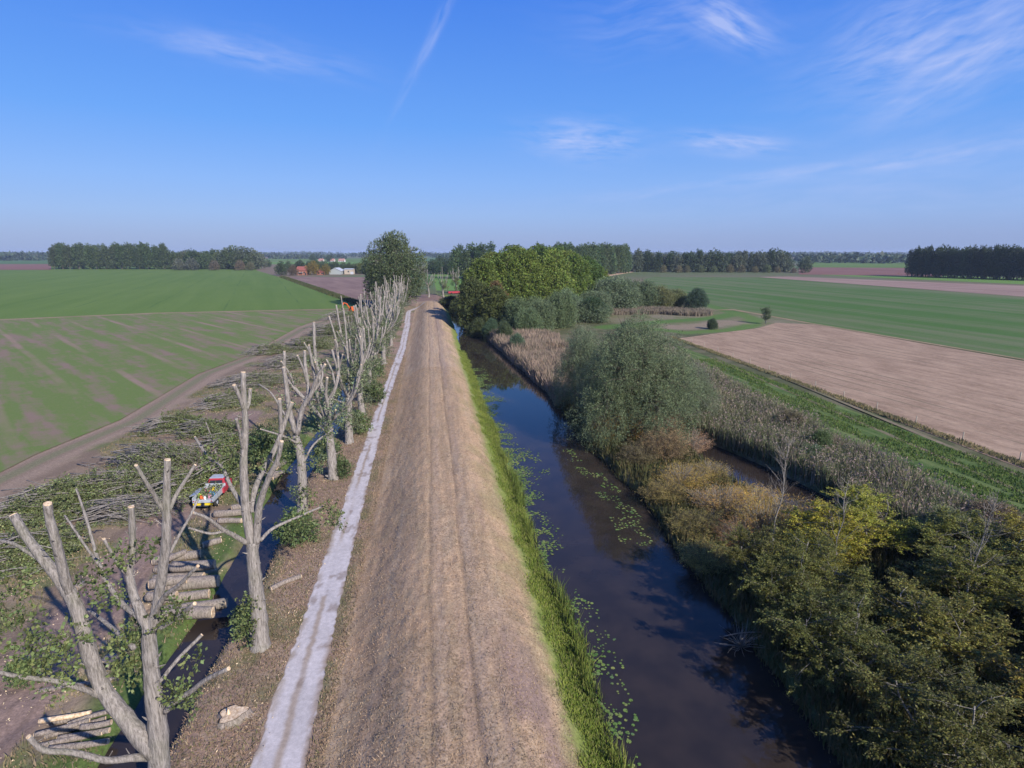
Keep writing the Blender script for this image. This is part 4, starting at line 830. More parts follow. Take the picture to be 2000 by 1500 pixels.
# nearest tree: two big leaders from one foot
hero((305, 1610), 19.7, [
    ([(303, 1470, 0), (243, 1400, .1), (199, 1340, .2), (173, 1266, .3), (143, 1171, .4), (100, 1110, .6), (56, 1054, .8), (26, 1006, 1.0)], [.34, .3, .27, .25, .23, .19, .15, .13], True),
    ([(136, 1160, .4), (122, 1110, .2), (110, 1060, 0), (97, 1015, -.1), (93, 984, -.2)], [.15, .16, .15, .13, .125], True),
    ([(90, 1100, .6), (56, 1080, .8), (26, 1062, 1.0), (-20, 1052, 1.2)], [.08, .06, .05, .04], False),
    ([(200, 1362, .2), (175, 1350, -.1), (143, 1340, -.4), (104, 1329, -.7), (43, 1322, -1.0), (-8, 1312, -1.2)], [.1, .1, .09, .08, .07, .06], True),
    ([(290, 1480, 0), (260, 1480, -.3), (208, 1485, -.8), (147, 1470, -1.1), (87, 1465, -1.4), (56, 1439, -1.6)], [.14, .13, .11, .1, .09, .08], True),
    ([(291, 1228, 0), (276, 1200, 0), (261, 1161, .2), (252, 1117, .3), (259, 1087, .3), (258, 1023, .3), (256, 990, .3)], [.19, .17, .14, .13, .115, .1, .1], True),
    ([(295, 1232, 0), (306, 1190, 0), (312, 1150, -.1), (319, 1108, -.2), (325, 1044, -.3), (325, 970, -.3), (327, 898, -.3)], [.2, .18, .17, .16, .15, .12, .1], True),
    ([(320, 1000, -.3), (300, 965, -.6), (284, 940, -.9), (266, 909, -1.1)], [.08, .07, .06, .055], True), ([(328, 1000, -.3), (345, 965, -.1), (364, 935, .1), (381, 908, .3)], [.08, .065, .055, .05], True),
    ([(298, 1210, 0), (321, 1165, -.4), (347, 1145, -.8), (386, 1106, -1.3)], [.1, .08, .065, .055], True), ([(308, 1231, 0), (347, 1205, -.5), (380, 1179, -1.0)], [.08, .07, .065], True),
    ([(332, 1080, -.2), (350, 1045, .2), (370, 1010, .6), (386, 976, .9)], [.05, .05, .045, .04], False),
    ([(272, 1205, 0), (240, 1180, .5), (208, 1136, 1.0), (191, 1093, 1.4), (169, 1015, 1.9), (149, 954, 2.3)], [.1, .09, .07, .055, .045, .035], False),
    ([(200, 1110, 1.1), (173, 1075, 1.5), (126, 1006, 2.0)], [.055, .045, .035], False), ([(254, 1127, .3), (236, 1110, 0), (225, 1093, -.2), (203, 1053, -.5)], [.06, .055, .05, .045], True),
    ([(322, 1390, 0), (345, 1370, -.3), (373, 1350, -.6), (403, 1327, -.9), (446, 1306, -1.3)], [.11, .1, .09, .08, .07], True), ([(312, 1332, 0), (347, 1288, .4), (394, 1240, .9)], [.07, .065, .06], True),
    ([(262, 1265, 0), (240, 1245, .8), (205, 1215, 1.6), (170, 1190, 2.4)], [.09, .08, .07, .055], False)],
    [(40, 1235, 0, .6, 90), (20, 1190, .5, .5, 70), (75, 1270, -.4, .55, 90), (120, 1290, .2, .5, 80), (60, 1310, -.6, .4, 60), (150, 1240, -.3, .35, 50), (105, 1345, -.8, .3, 40), (250, 1270, .3, .5, 110), (258, 1310, .2, .35, 60), (262, 1230, .5, .3, 50), (345, 1350, -.2, .3, 60), (365, 1365, -.4, .28, 50), (180, 1130, .8, .4, 60), (215, 1170, .6, .4, 60), (230, 1080, 0, .3, 40), (290, 1070, 0, .3, 40), (320, 1210, -.4, .25, 40), (350, 1190, -.5, .25, 40), (380, 1290, .5, .2, 20), (30, 1130, .8, .5, 60)],
    'nearest pollarded poplar, forked low into two thick leaders, by the ditch', ([(310, 1500), (309, 1432), (299, 1354), (293, 1280), (291, 1225)], [.36, .33, .27, .25, .21]))
hero((510, 1262), 29.6, [
    ([(492, 1065, 0), (484, 1020, 0), (479, 982, .1), (476, 907, .2), (479, 826, .3), (476, 777, .3), (475, 727, .3)], [.26, .24, .22, .19, .16, .13, .12], True),
    ([(477, 800, .3), (468, 775, .1), (457, 752, -.1)], [.11, .1, .095], True), ([(482, 800, .3), (487, 780, .6), (489, 760, .8)], [.1, .09, .085], True),
    ([(475, 880, .2), (467, 840, -.4), (461, 817, -.7)], [.08, .075, .07], False),
    ([(500, 1060, 0), (503, 1023, 0), (507, 985, -.2), (525, 933, -.5), (541, 901, -.7), (550, 862, -.9)], [.22, .19, .17, .14, .12, .1], True),
    ([(492, 1000, .1), (497, 960, .4), (512, 924, .7), (540, 870, 1.0), (556, 825, 1.2), (570, 786, 1.4)], [.16, .15, .14, .13, .12, .11], True),
    ([(548, 848, 1.1), (548, 815, .9), (546, 779, .8)], [.1, .1, .095], True),
    ([(485, 1062, 0), (455, 1045, -.6), (433, 1033, -1.1), (405, 1012, -1.7), (377, 1001, -2.2)], [.14, .12, .1, .08, .07], True), ([(440, 1037, -1.0), (410, 1042, -1.2), (368, 1031, -1.6)], [.07, .06, .05], False),
    ([(508, 1056, 0), (533, 1032, .6), (581, 1010, 1.4), (632, 988, 2.2)], [.1, .085, .065, .05], True),
    ([(480, 995, .1), (451, 950, .9), (433, 911, 1.5), (407, 893, 2.0), (381, 854, 2.8)], [.12, .1, .085, .075, .065], True), ([(425, 900, 1.6), (415, 860, 1.3), (402, 825, 1.0)], [.05, .04, .03], False)],
    [(485, 1180, -.3, .35, 70), (478, 1215, -.3, .45, 110), (482, 1240, -.2, .4, 80), (450, 900, 1, .5, 60), (430, 870, 1.5, .5, 60), (405, 900, 2, .5, 60), (510, 900, .6, .3, 30), (640, 1000, 2.2, .5, 50), (655, 1015, 2.2, .5, 60), (590, 1020, 1.6, .5, 60)],
    'second pollarded poplar along the path, straight trunk beside the shell track', ([(506, 1200), (500, 1150), (494, 1090), (493, 1058)], [.4, .36, .31, .3]))
hero((591, 995), 47.3, [
    ([(577, 845, 0), (565, 800, .2), (559, 751, .4), (554, 717, .4)], [.22, .2, .17, .15], True),
    ([(580, 850, 0), (590, 800, -.2), (607, 771, -.4), (620, 735, -.7), (635, 712, -1)], [.22, .2, .17, .13, .1], True),
    ([(600, 782, -.3), (602, 758, .2), (596, 712, .6), (595, 685, .8)], [.15, .14, .12, .11], True), ([(600, 750, .3), (592, 720, -.2), (581, 694, -.5)], [.09, .08, .07], True),
    ([(606, 772, -.4), (620, 755, -.2), (630, 735, 0), (627, 712, .1)], [.1, .09, .08, .07], True),
    ([(588, 870, 0), (570, 860, -.5), (554, 852, -1), (509, 838, -2)], [.1, .09, .08, .06], True), ([(593, 903, 0), (613, 868, .8), (650, 838, 2)], [.1, .08, .06], True),
    ([(575, 835, 0), (550, 800, .7), (530, 768, 1.2), (505, 750, 2)], [.1, .08, .06, .05], False)],
    [(570, 870, 0, 1.0, 120), (610, 900, .4, .9, 110), (545, 860, -.8, .8, 90), (600, 970, -.4, .7, 90), (630, 850, 1, .8, 80), (585, 960, -.5, .6, 90), (555, 905, .4, .8, 80)],
    'third pollarded poplar along the path, leaning slightly toward the field', ([(590, 940), (587, 891), (578, 850)], [.38, .33, .27]))
def pollard_proto(seed, leafy=1.0):
    r = np.random.default_rng(seed); root = empty('pollard_poplar', (0, 0, 0)); hf = 4.2 + 1.6 * r.random(); b0 = (0, 0, 0)
    tw = np.array([r.normal(0, .15), r.normal(0, .15), hf]); limb(root, b0, [(0, 0, -.3), (0, 0, .3), tw * .5 + r.normal(0, .08, 3), tw], [.62, .45, .38, .32], False, 'trunk', 12)
    n = 5 + int(r.random() * 2); spots = []
    for k in range(n):
        a = 6.283 * k / n + r.random(); rr_ = 1.2 + 2.3 * r.random(); hh = 9.8 + 4.6 * r.random() - hf; e = tw + (math.cos(a) * rr_, math.sin(a) * rr_, hh)
        m1 = tw + ((e - tw) * (.5, .5, .25)) + r.normal(0, .12, 3); m2 = tw + (e - tw) * (.85, .85, .62) + r.normal(0, .15, 3); w = .12 + .06 * r.random()
        limb(root, b0, [tw - (0, 0, .4), m1, m2, e], [w * 1.1, w, w * .8, w * .65], True)
        if r.random() < .9: q = m1 * .4 + m2 * .6; e2 = q + (math.cos(a + 1) * 1.1, math.sin(a + 1) * 1.1, 2.0 + r.random()); limb(root, b0, [q, (q + e2) / 2 + r.normal(0, .1, 3), e2], [w * .6, w * .5, w * .45], True)
        spots += [(m1 + r.normal(0, .5, 3), .9, int(70 * leafy)), (m2 + r.normal(0, .5, 3), .7, int(36 * leafy))]
    for k in range(3):
        a = r.random() * 6.283; z = hf * (.55 + .4 * r.random()); L = 1.8 + 2.2 * r.random(); s_ = np.array([0, 0, z]); e = s_ + (math.cos(a) * L, math.sin(a) * L, L * .6); limb(root, b0, [s_, s_ * .5 + e * .5 + (0, 0, -.15), e], [.1, .08, .055], k < 2); spots.append((e * .7 + s_ * .3, .9, int(80 * leafy)))
    for k in range(5): z = .8 + r.random() * hf; spots.append((np.array([r.normal(0, .5), r.normal(0, .5), z]), .8, int(80 * leafy)))
    leaves_at(root, b0, [(c_, q_, int(n_ * .55)) for c_, q_, n_ in spots], (.115, .14, .07), .15); return root
PP = [pollard_proto(s, l_) for s, l_ in ((101, .8), (103, 1.2), (105, 1.6), (107, 1.3), (109, 1.7))]
ordn = ['fourth', 'fifth', 'sixth', 'seventh', 'eighth', 'ninth', 'tenth', 'eleventh', 'twelfth', 'thirteenth', 'fourteenth', 'fifteenth', 'sixteenth', 'seventeenth', 'eighteenth', 'nineteenth']
for k, (x, y) in enumerate([(-9.4, 53.9), (-9.3, 64.7), (-9.1, 76.4), (-9.1, 87.6), (-9.3, 101.1), (-8.9, 112), (-9.6, 124), (-8.9, 135.3), (-9.1, 147), (-9.2, 158.5), (-9.2, 170), (-9.4, 182), (-9.2, 193.4), (-9.4, 205), (-9.8, 217), (-10, 229)]):
    s = (1 if k < 7 else .9) + .14 * (random.random() - .5); place(PP[(k * 3) % 5], x, y, s, random.random() * 6.28, jc((.125, .15, .08)), ordn[k] + ' pollarded poplar counted from the near end of the row', 'tree', 'pollarded poplars beside the path', szz=s * (.95 + .1 * random.random()))
for k, (px, py, lb) in enumerate(((838, 583, 'first bare pollard at the dike end beside the yard'), (866, 579, 'widest bare pollard behind the dike end'), (892, 573, 'slim upright bare pollard beside the red trailer'), (918, 572, 'last bare pollard, half hidden by the yellow-green wood'))):
    x, y = at(px, py); place(PP[k % 3], x, y, 1, k * 1.3, (.1, .12, .04), lb, 'tree', 'pollards beyond the dike end')
# a second row and young growth left of the ditch, further off
for k, (x, y) in enumerate([(-14.6, 118), (-15.2, 150), (-14.8, 176), (-15, 196), (-14.8, 214)]):
    place(PP[(k * 2 + 1) % 5], x, y, .9, k, jc((.125, .155, .08)), ['leafy pollard across the ditch, nearest of five', 'second leafy pollard across the ditch', 'middle leafy pollard across the ditch', 'fourth leafy pollard across the ditch', 'leafy pollard across the ditch, nearest the big poplar'][k], 'tree', 'pollards across the ditch')
# small leafy saplings between trunks and ditch
lsap = lobes_for(2.6, 2.6, .1, 10, 111, 'dome', .5); SAP = make_tree('ditch_bush', lsap, 520, 9, .35, .16, BARKD, .03, .3, 6, 'foliage', seed=12, asp=.6, stems=3, shell=.4)
for k, (px, py, s, lb) in enumerate(((582, 1065, .95, 'dark leafy bush on the ditch bank between the second and third poplars'), (480, 1235, .55, 'dark bush at the foot of the second poplar'), (640, 900, .9, 'leafy bush at the ditch beside the fourth poplar'), (668, 935, .7, 'low bush right of the fourth poplar foot'), (700, 850, 1.0, 'green bush by the ditch near the fifth poplar'), (730, 790, 1.1, 'green bush by the ditch near the sixth poplar'), (520, 900, 1.3, 'leafy young growth on the field side of the ditch'), (45, 1330, .5, 'small leafy bush beside the muddy lane'))):
    x, y = at(px, py, .1); place(SAP, x, y, s, k * 1.7, jc((.085, .115, .045)), lb, 'bush')
for k in range(9):
    place(SAP, -11.2 + random.gauss(0, .5), 100 + k * 13, 1.3, k, jc((.09, .125, .05)), 'leafy bush in the ditch between the far pollards', 'bush', 'ditch bushes between the far pollards')

# ------------------------------------------------------------------ brushwood, logs, stumps
def brush(x, y, w, d, h, ang, label, leafy=1.0, nb=170, green=(.115, .135, .055)):
    root = empty('brush_pile', (x, y, float(height(x, y))), ang, label=label, cat='brush pile', group='brushwood piles on the felling strip'); r = np.random.default_rng(int(abs(x * 7 + y * 13))); mb = MB(); P = []; D = []
    for k in range(nb):
        L = w * (.35 + .4 * r.random()); cx = r.normal(0, .2) * w; cy = r.normal(0, .28) * d; cz = h * r.random() * max(.1, 1 - (cx / w * 1.6) ** 2 - (cy / d * 1.6) ** 2) ; a = r.normal(0, .28)
        dv = np.array([math.cos(a), math.sin(a), r.normal(0, .08)]); p0 = np.array([cx, cy, cz + .1]) - dv * L / 2; p1 = p0 + dv * L; p1[2] = max(.05, p1[2]); p0[2] = max(.05, p0[2]); m = (p0 + p1) / 2 + (0, 0, .12 * L * r.random())
        rr_ = .022 + .035 * r.random(); mb.tube([p0, m, p1], [rr_, rr_ * .7, rr_ * .25], 4, sub=2)
        for _ in range(3):
            t = .3 + .6 * r.random(); s_ = p0 * (1 - t) + p1 * t; e = s_ + dv * L * .3 + r.normal(0, .12, 3) * L; e[2] = max(.05, e[2]); mb.tube([s_, e], [rr_ * .45, rr_ * .15], 3, cap=False)
            for q in range(int(3 * leafy)): tt = r.random(); P.append(s_ * (1 - tt) + e * tt); D.append(dv + r.normal(0, .6, 3))
    mb.build('branches', BARK, root); V, Q = sprigs(np.array(P), np.array(D), .35, 8, .14, .7, .6); V[:, 2] = np.maximum(V[:, 2], .03); f = link('foliage', mesh('foliage', V, Q), LEAF, root); f.color = (*green, 1); return root
for (px, py, w, d, h, a, lb, lf, nb) in ((300, 905, 8, 6, 1.7, -.5, 'large brushwood pile of bare bent branches beside the vehicle', 1.2, 230), (215, 960, 8, 5, 1.5, .1, 'leafy brushwood heap left of the colourful vehicle', 2.2, 130), (110, 985, 7, 5, 1.6, .3, 'dense green brushwood heap near the field track', 4, 130), (45, 1085, 6, 4.5, 1.6, .2, 'big dark leafy brushwood heap beside the muddy lane', 3.2, 110), (250, 1000, 7, 3.5, .9, 0, 'low heap of parallel cut poles below the leafy heaps', .4, 150), (400, 845, 6, 4, 1.2, -.3, 'sparse brush heap at the bend of the lane', 2, 110),
                                         (490, 752, 9, 6, 1.6, .2, 'long pale brushwood heap on the field edge', 1.0, 190), (440, 790, 7, 5, 1.3, .4, 'green-leaved brushwood heap nearer the track', 3, 130), (565, 715, 8, 6, 2.0, .1, 'brushwood heap behind the third pollard', 1.5, 170), (595, 680, 8, 7, 2.2, 0, 'tall leafy brush heap by the far work strip', 3.5, 150), (640, 655, 9, 8, 2.6, 0, 'large leafy brush heap short of the orange excavator', 3, 160), (665, 625, 9, 9, 2.6, .4, 'furthest leafy brush heap at the foot of the excavator', 3, 150), (428, 948, 4, 3, 2.6, 1.1, 'leafy branches piled against the red cab of the vehicle', 3, 90), (355, 960, 4.5, 3.5, 1.4, .4, 'leafy heap touching the silver side of the vehicle', 4, 90), (330, 840, 6, 4, 1.4, .3, 'green brush heap tucked in the bend of the field track', 4, 120), (520, 690, 7, 5, 1.6, .2, 'flat pale brush heap nearest the field track corner', 2, 130), (440, 870, 5, 3.5, 1.2, .2, 'leafy brush between the cut poles and the vehicle', 3, 90), (30, 1015, 7, 5, 1.4, .2, 'green brush heap at the picture edge near the track', 4, 120)):
    x, y = at(px, py); brush(x, y, w, d, h, a, lb, lf, nb)
# leafy branch tip heap sticking up near the field
LOGW = mat_bark('log_bark', (.13, .105, .09), (.38, .32, .275)); 
def log(x, y, L, r, ang, label, z=0, group=None, tilt=0.0, name='log', bark=LOGW, curve=.05):
    root = empty(name, (x, y, float(height(x, y)) + r * .92 + z), ang, label=label, cat='log', group=group); root.rotation_euler.y = tilt; b = MB(); c = random.gauss(0, curve)
    b.tube([(-L / 2, 0, 0), (-L / 6, c, .01), (L / 6, c, 0), (L / 2, 0, 0)], [r * 1.04, r, r * .97, r * .93], 14, sub=3, rough=.05); b.build('bark', bark, root)
    for s in (-1, 1): cut_end(np.array([s * L / 2, 0, 0]), np.array([s, 0, 0]), r * (.98 if s > 0 else 1.03) * .93, root)
    return root
g = 'large logs lying with their ends to the ditch'
for k, (px, py, L, r, z, a) in enumerate(((365, 1208, 3.0, .33, 0, -.06), (378, 1192, 3.6, .32, 0, -.03), (360, 1172, 3.6, .3, 0, .02), (378, 1150, 4.2, .33, 0, .04), (360, 1135, 3.4, .28, 0, .07), (352, 1115, 3.0, .26, 0, .12), (335, 1158, 2.2, .24, .5, .1), (325, 1185, 2.0, .26, .5, -.15), (350, 1095, 3.2, .26, 0, .2), (372, 1128, 3.0, .26, .5, 0))):
    x, y = at(px, py); log(x + random.gauss(0, .15), y, L * random.uniform(.8, 1.1), r * (.9 + .5 * random.random()), a + random.gauss(0, .09), ['nearest big log at the ditch with a hollow-looking cut end', 'second big log from the near end of the ditch stack', 'short thick log third in the ditch stack', 'longest log, sticking furthest over the ditch', 'fifth log of the ditch stack', 'slim crooked log near the far end of the ditch stack', 'short log lying on top of the ditch stack middle', 'short log on top of the near end of the ditch stack', 'furthest log of the ditch stack', 'slim log lying on the far top of the ditch stack'][k], z, g)
g = 'thin logs in the small pile by the lane'
for k, (px, py, L, r, z, a) in enumerate(((130, 1412, 2.0, .11, .2, .12), (150, 1425, 2.2, .12, 0, .35), (165, 1438, 2.0, .13, 0, .1), (140, 1447, 2.3, .13, 0, .2), (155, 1460, 2.3, .14, 0, .05), (175, 1415, 1.5, .1, .25, .4), (190, 1428, 1.2, .13, .22, .1), (125, 1435, 2.0, .11, .25, .3), (160, 1402, 2.2, .13, 0, .15))):
    x, y = at(px, py); log(x, y, L, r, a, ['peeled almost white log on top of the small pile', 'slanting thin log across the small pile', 'middle thin log of the small pile', 'thin log at the lane side of the small pile', 'nearest thin log of the small pile', 'short slanting log at the top of the small pile', 'shortest log at the ditch side of the small pile', 'rust-stained log lying on the small pile', 'furthest thin log of the small pile'][k], z, g, bark=CUT if k == 0 else LOGW)
for (px, py, L, r, z, a, lb) in ((448, 1008, 2.2, .28, 0, .05, 'pale split log behind the second poplar'), (450, 1022, 1.8, .22, 0, -.1, 'short log in front of the pale split log'), (470, 1003, 1.2, .25, .35, .1, 'short thick log on top of the pair behind the second poplar'), (548, 912, 1.6, .3, 0, 1.3, 'upright-leaning log at the ditch behind the third poplar'), (540, 930, 1.6, .28, 0, 1.2, 'pair log beside the leaning log at the ditch'), (415, 1065, 1.2, .24, 0, .6, 'short log lying alone beyond the ditch stack'), (345, 1100, 1.4, .2, .4, .9, 'bark-stripped crooked log atop the ditch stack'), (157, 1150, .6, .22, 0, 1.2, 'small round billet alone near the lane'), (155, 1340, 3.4, .12, 0, .12, 'long pale pole lying across the lane edge'), (560, 1150, 2.0, .16, 0, .7, 'broken branch lying beside the white path'), (470, 1192, .9, .18, .1, .5, 'short branch stub poking from the ditch bank'), (540, 930, 1.5, .2, .3, .2, 'small log across the leaning pair'), (630, 780, 2.2, .25, 0, .3, 'pale log on the strip near the sixth pollard'), (608, 785, 2.4, .25, 0, .1, 'longer pale log on the strip near the sixth pollard'), (500, 860, 2.4, .22, 0, .2, 'pale log below the sparse brush heap'), (510, 880, 2.0, .2, 0, -.2, 'pale log just nearer than the one below the sparse heap')):
    x, y = at(px, py); log(x, y, L, r, a, lb, z)
for k in range(14):
    x, y = at(470 + random.random() * 40, 868 + random.random() * 22); log(x - 1.5, y + 2, 2.2 + random.random() * 2, .07 + .05 * random.random(), random.gauss(0, .12), 'thin pole in the heap of cut poles behind the second pollard', .1 * (k % 4), 'thin cut poles behind the second pollard', name='pole')
for k in range(16):
    x, y = at(180 + random.random() * 100, 985 + random.random() * 22); log(x, y, 2.4 + random.random() * 2.5, .05 + .05 * random.random(), random.gauss(0, .1), 'thin pole lying below the leafy brushwood heaps', .1 * (k % 4), 'thin cut poles below the leafy heaps', name='pole')
def stump(px, py, r, h, label, hollow=False):
    x, y = at(px, py, .3); root = empty('tree_stump', (x, y, float(height(x, y)) - .1), label=label, cat='stump'); b = MB(); n = 20; a = np.linspace(0, 6.283, n, endpoint=False)
    fl = 1 + .16 * np.sin(a * 3 + 1) + .1 * np.sin(a * 5); V = []
    for zz, k in ((0, 1.5), (.15, 1.15), (h, 1.0)): V.append(np.stack([np.cos(a) * r * k * fl, np.sin(a) * r * k * fl * .85, np.full(n, zz) + (.06 * np.cos(a) if zz == h else 0)], 1))
    i_ = np.arange(2)[:, None] * n; j_ = np.arange(n)[None]; b.add(np.vstack(V), np.stack([i_ + j_, i_ + (j_ + 1) % n, i_ + n + (j_ + 1) % n, i_ + n + j_], -1).reshape(-1, 4)); b.build('bark', LOGW, root)
    t = V[2].copy(); t[:, 2] += .005; t[:, :2] *= .96; c = np.vstack([t, [[0, 0, h + .01]]]); me = mesh('cut_face', c, np.stack([np.full(n, n), np.arange(n), (np.arange(n) + 1) % n], 1)); link('cut_face', me, CUT, root)
    b = MB(); b.box((-r * .3, .05, h + .1), (.12, .2, .22), .4, .5); b.build('splinter', CUT, root, False); return root
stump(455, 1402, .6, .34, 'freshly cut poplar stump with pale top beside the white path')
x, y = at(213, 1303); root = empty('hollow_log', (x, y, .3), 1.35, label='hollow log end standing like a ring at the lane', cat='log'); b = MB(); a = np.linspace(0, 6.283, 18, endpoint=False)
for sgn, rr_ in ((1, .34), (-1, .24)):
    V = np.vstack([np.stack([np.full(18, xx), np.cos(a) * rr_, np.sin(a) * rr_], 1) for xx in (-.35, .35)]); j_ = np.arange(18); q = np.stack([j_, (j_ + 1) % 18, 18 + (j_ + 1) % 18, 18 + j_], 1); b.add(V, q[:, ::sgn])
b.build('bark', LOGW, root)
V = np.vstack([np.stack([np.full(18, -.352), np.cos(a) * rr_, np.sin(a) * rr_], 1) for rr_ in (.34, .24)]); V2 = V.copy(); V2[:, 0] = .352; b = MB(); b.add(V, np.stack([j_, (j_ + 1) % 18, 18 + (j_ + 1) % 18, 18 + j_], 1)); b.add(V2, np.stack([j_, (j_ + 1) % 18, 18 + (j_ + 1) % 18, 18 + j_], 1)); b.build('cut_end', CUT, root)

# ------------------------------------------------------------------ work vehicle and machines
SILV = mat_simple('silver_paint', (.5, .53, .57), .35, .12, 3, .5, .3); RED = mat_simple('red_paint', (.34, .03, .045), .4, .15); YELP = mat_simple('yellow_paint', (.7, .52, .03), .5, .05); RUB = mat_simple('rubber', (.02, .02, .02), .8); ORG = mat_simple('orange_paint', (.6, .12, .03), .45, .1); BLU = mat_simple('blue_plastic', (.05, .22, .42), .4, .05); PNK = mat_simple('pink_plastic', (.45, .2, .28), .4, .05); WHP = mat_simple('white_plastic', (.75, .75, .75), .4, .05); CHAR = mat_simple('charcoal_metal', (.06, .065, .08), .5)
vx, vy = at(393, 1003); vr = empty('flatbed_truck', (vx, vy + .6, .02), -.05, label='small silver and red flatbed truck with yellow rear bars among the brushwood', cat='truck')
def vb(name, mat, boxes, parent=vr, **k):
    b = MB()
    for c, d in boxes: b.box(c, d)
    o = b.build(name, mat, parent, False); md = o.modifiers.new('Bevel', 'BEVEL'); md.width = .025; md.segments = 2; return o
vr.scale = (.88, .88, .88)
vb('chassis', CHAR, [((0, 2.6, .5), (1.0, 5.4, .2))]); bed = vb('bed', SILV, [((0, 1.55, .82), (1.9, 3.1, .12)), ((-.92, 1.55, 1.05), (.06, 3.1, .42)), ((.92, 1.55, 1.05), (.06, 3.1, .42)), ((0, 3.1, 1.15), (1.9, .06, .62))])
for sx in (-.52, .52): vb('bumper_bar', YELP, [((sx, -.06, .62), (.72, .1, .2))])
vb('tailgate', SILV, [((0, -.02, .9), (1.86, .06, .3))])
b = MB(); b.box((0, 4.1, .95), (1.8, 1.7, .65)); b.box((0, 3.95, 1.55), (1.7, 1.35, .6), 0, .8); cab = b.build('cab', RED, vr, False); md = cab.modifiers.new('Bevel', 'BEVEL'); md.width = .06; md.segments = 3
vb('roof_panel', SILV, [((0, 3.95, 1.87), (1.34, 1.05, .05))], cab); vb('rear_window', DARKG, [((0, 3.325, 1.52), (1.2, .05, .34))], cab); vb('side_window', DARKG, [((-.8, 3.95, 1.52), (.05, .8, .32))], cab); vb('side_window', DARKG, [((.8, 3.95, 1.52), (.05, .8, .32))], cab)
for sy in (.9, 4.4):
    for sx in (-.82, .82):
        b = MB(); b.tube([(sx - .13, sy, .38), (sx + .13, sy, .38)], [.38, .38], 18, True); w_ = b.build('wheel', RUB, vr); b = MB(); s_ = 1 if sx > 0 else -1; b.tube([(sx + s_ * .12, sy, .38), (sx + s_ * .145, sy, .38)], [.2, .18], 12, True); b.build('rim', SILV, w_)
b = MB(); b.add([(-.96, .9, 1.2), (-.96, 2.8, 1.2), (-1.6, 2.8, 1.0), (-1.6, .9, 1.0), (-.96, .9, 1.24), (-.96, 2.8, 1.24), (-1.6, 2.8, 1.04), (-1.6, .9, 1.04)], [(0, 1, 2, 3), (4, 7, 6, 5), (0, 4, 5, 1), (1, 5, 6, 2), (2, 6, 7, 3), (3, 7, 4, 0)]); b.build('side_flap', SILV, vr, False)
vb('tool_locker', RED, [((1.02, 2.7, 1.0), (.2, .9, .5))])
for sx in (-.8, .8): vb('tail_light', RED, [((sx, -.06, .93), (.12, .04, .12))])
def can(dx, dy, m, label, name='jerry_can', s=1.0):
    root = empty(name, (vx + dx * .88, vy + .6 + dy * .88, .79), random.random(), label=label, cat='can'); root.scale = (.8, .8, .8); b = MB(); b.box((0, 0, .2 * s), (.34 * s, .22 * s, .4 * s)); o = b.build('body', m, root, False); md = o.modifiers.new('Bevel', 'BEVEL'); md.width = .04; md.segments = 2
    b = MB(); b.tube([(-.1 * s, 0, .4 * s), (-.1 * s, 0, .47 * s), (.1 * s, 0, .47 * s), (.1 * s, 0, .4 * s)], .025, 6); b.build('handle', m, root); b = MB(); b.tube([(.13 * s, 0, .39 * s), (.15 * s, 0, .46 * s)], .035, 8); b.build('cap', CHAR, root)
can(.25, 1.5, BLU, 'blue jerry can on the truck bed nearest its middle'); can(.55, 1.2, BLU, 'blue jerry can near the right side of the truck bed'); can(.1, 1.75, ORG, 'orange fuel can behind the blue cans on the truck bed'); can(.35, .8, PNK, 'pink can at the near end of the truck bed'); can(-.3, .6, ORG, 'red-orange can near the truck tailgate'); can(.02, .55, WHP, 'white bottle-like can by the truck tailgate', s=.7); can(-.6, 1.0, mat_simple('lime_plastic', (.45, .6, .05), .5), 'lime green can in the left of the truck bed'); can(-.45, 2.3, PNK, 'pink bundle can by the truck cab'); can(.1, 2.6, YELP, 'yellow can against the truck cab')
bt = empty('leafy_twigs', (vx, vy + .6, .8), 0, label='leafy twigs and cuttings lying over the load on the truck bed', cat='cuttings'); b = MB()
for k in range(16): p0 = np.array([random.uniform(-.7, .7), random.uniform(.2, 2.5), .08 + .3 * random.random()]); p1 = p0 + rng.normal(0, .6, 3) * (1, 1, .25); p1[2] = max(.05, p1[2]); b.tube([p0, p1], [.02, .008], 4, cap=False)
b.build('branches', BARK, bt); P = np.stack([rng.uniform(-.8, .8, 150), rng.uniform(.3, 2.9, 150), rng.uniform(.06, .45, 150)], 1); V, Q = sprigs(P, unit(150), .3, 6, .13, .7, .5); V[:, 2] = np.maximum(V[:, 2], .03); f = link('foliage', mesh('foliage', V, Q), LEAF, bt); f.color = (.12, .14, .06, 1)
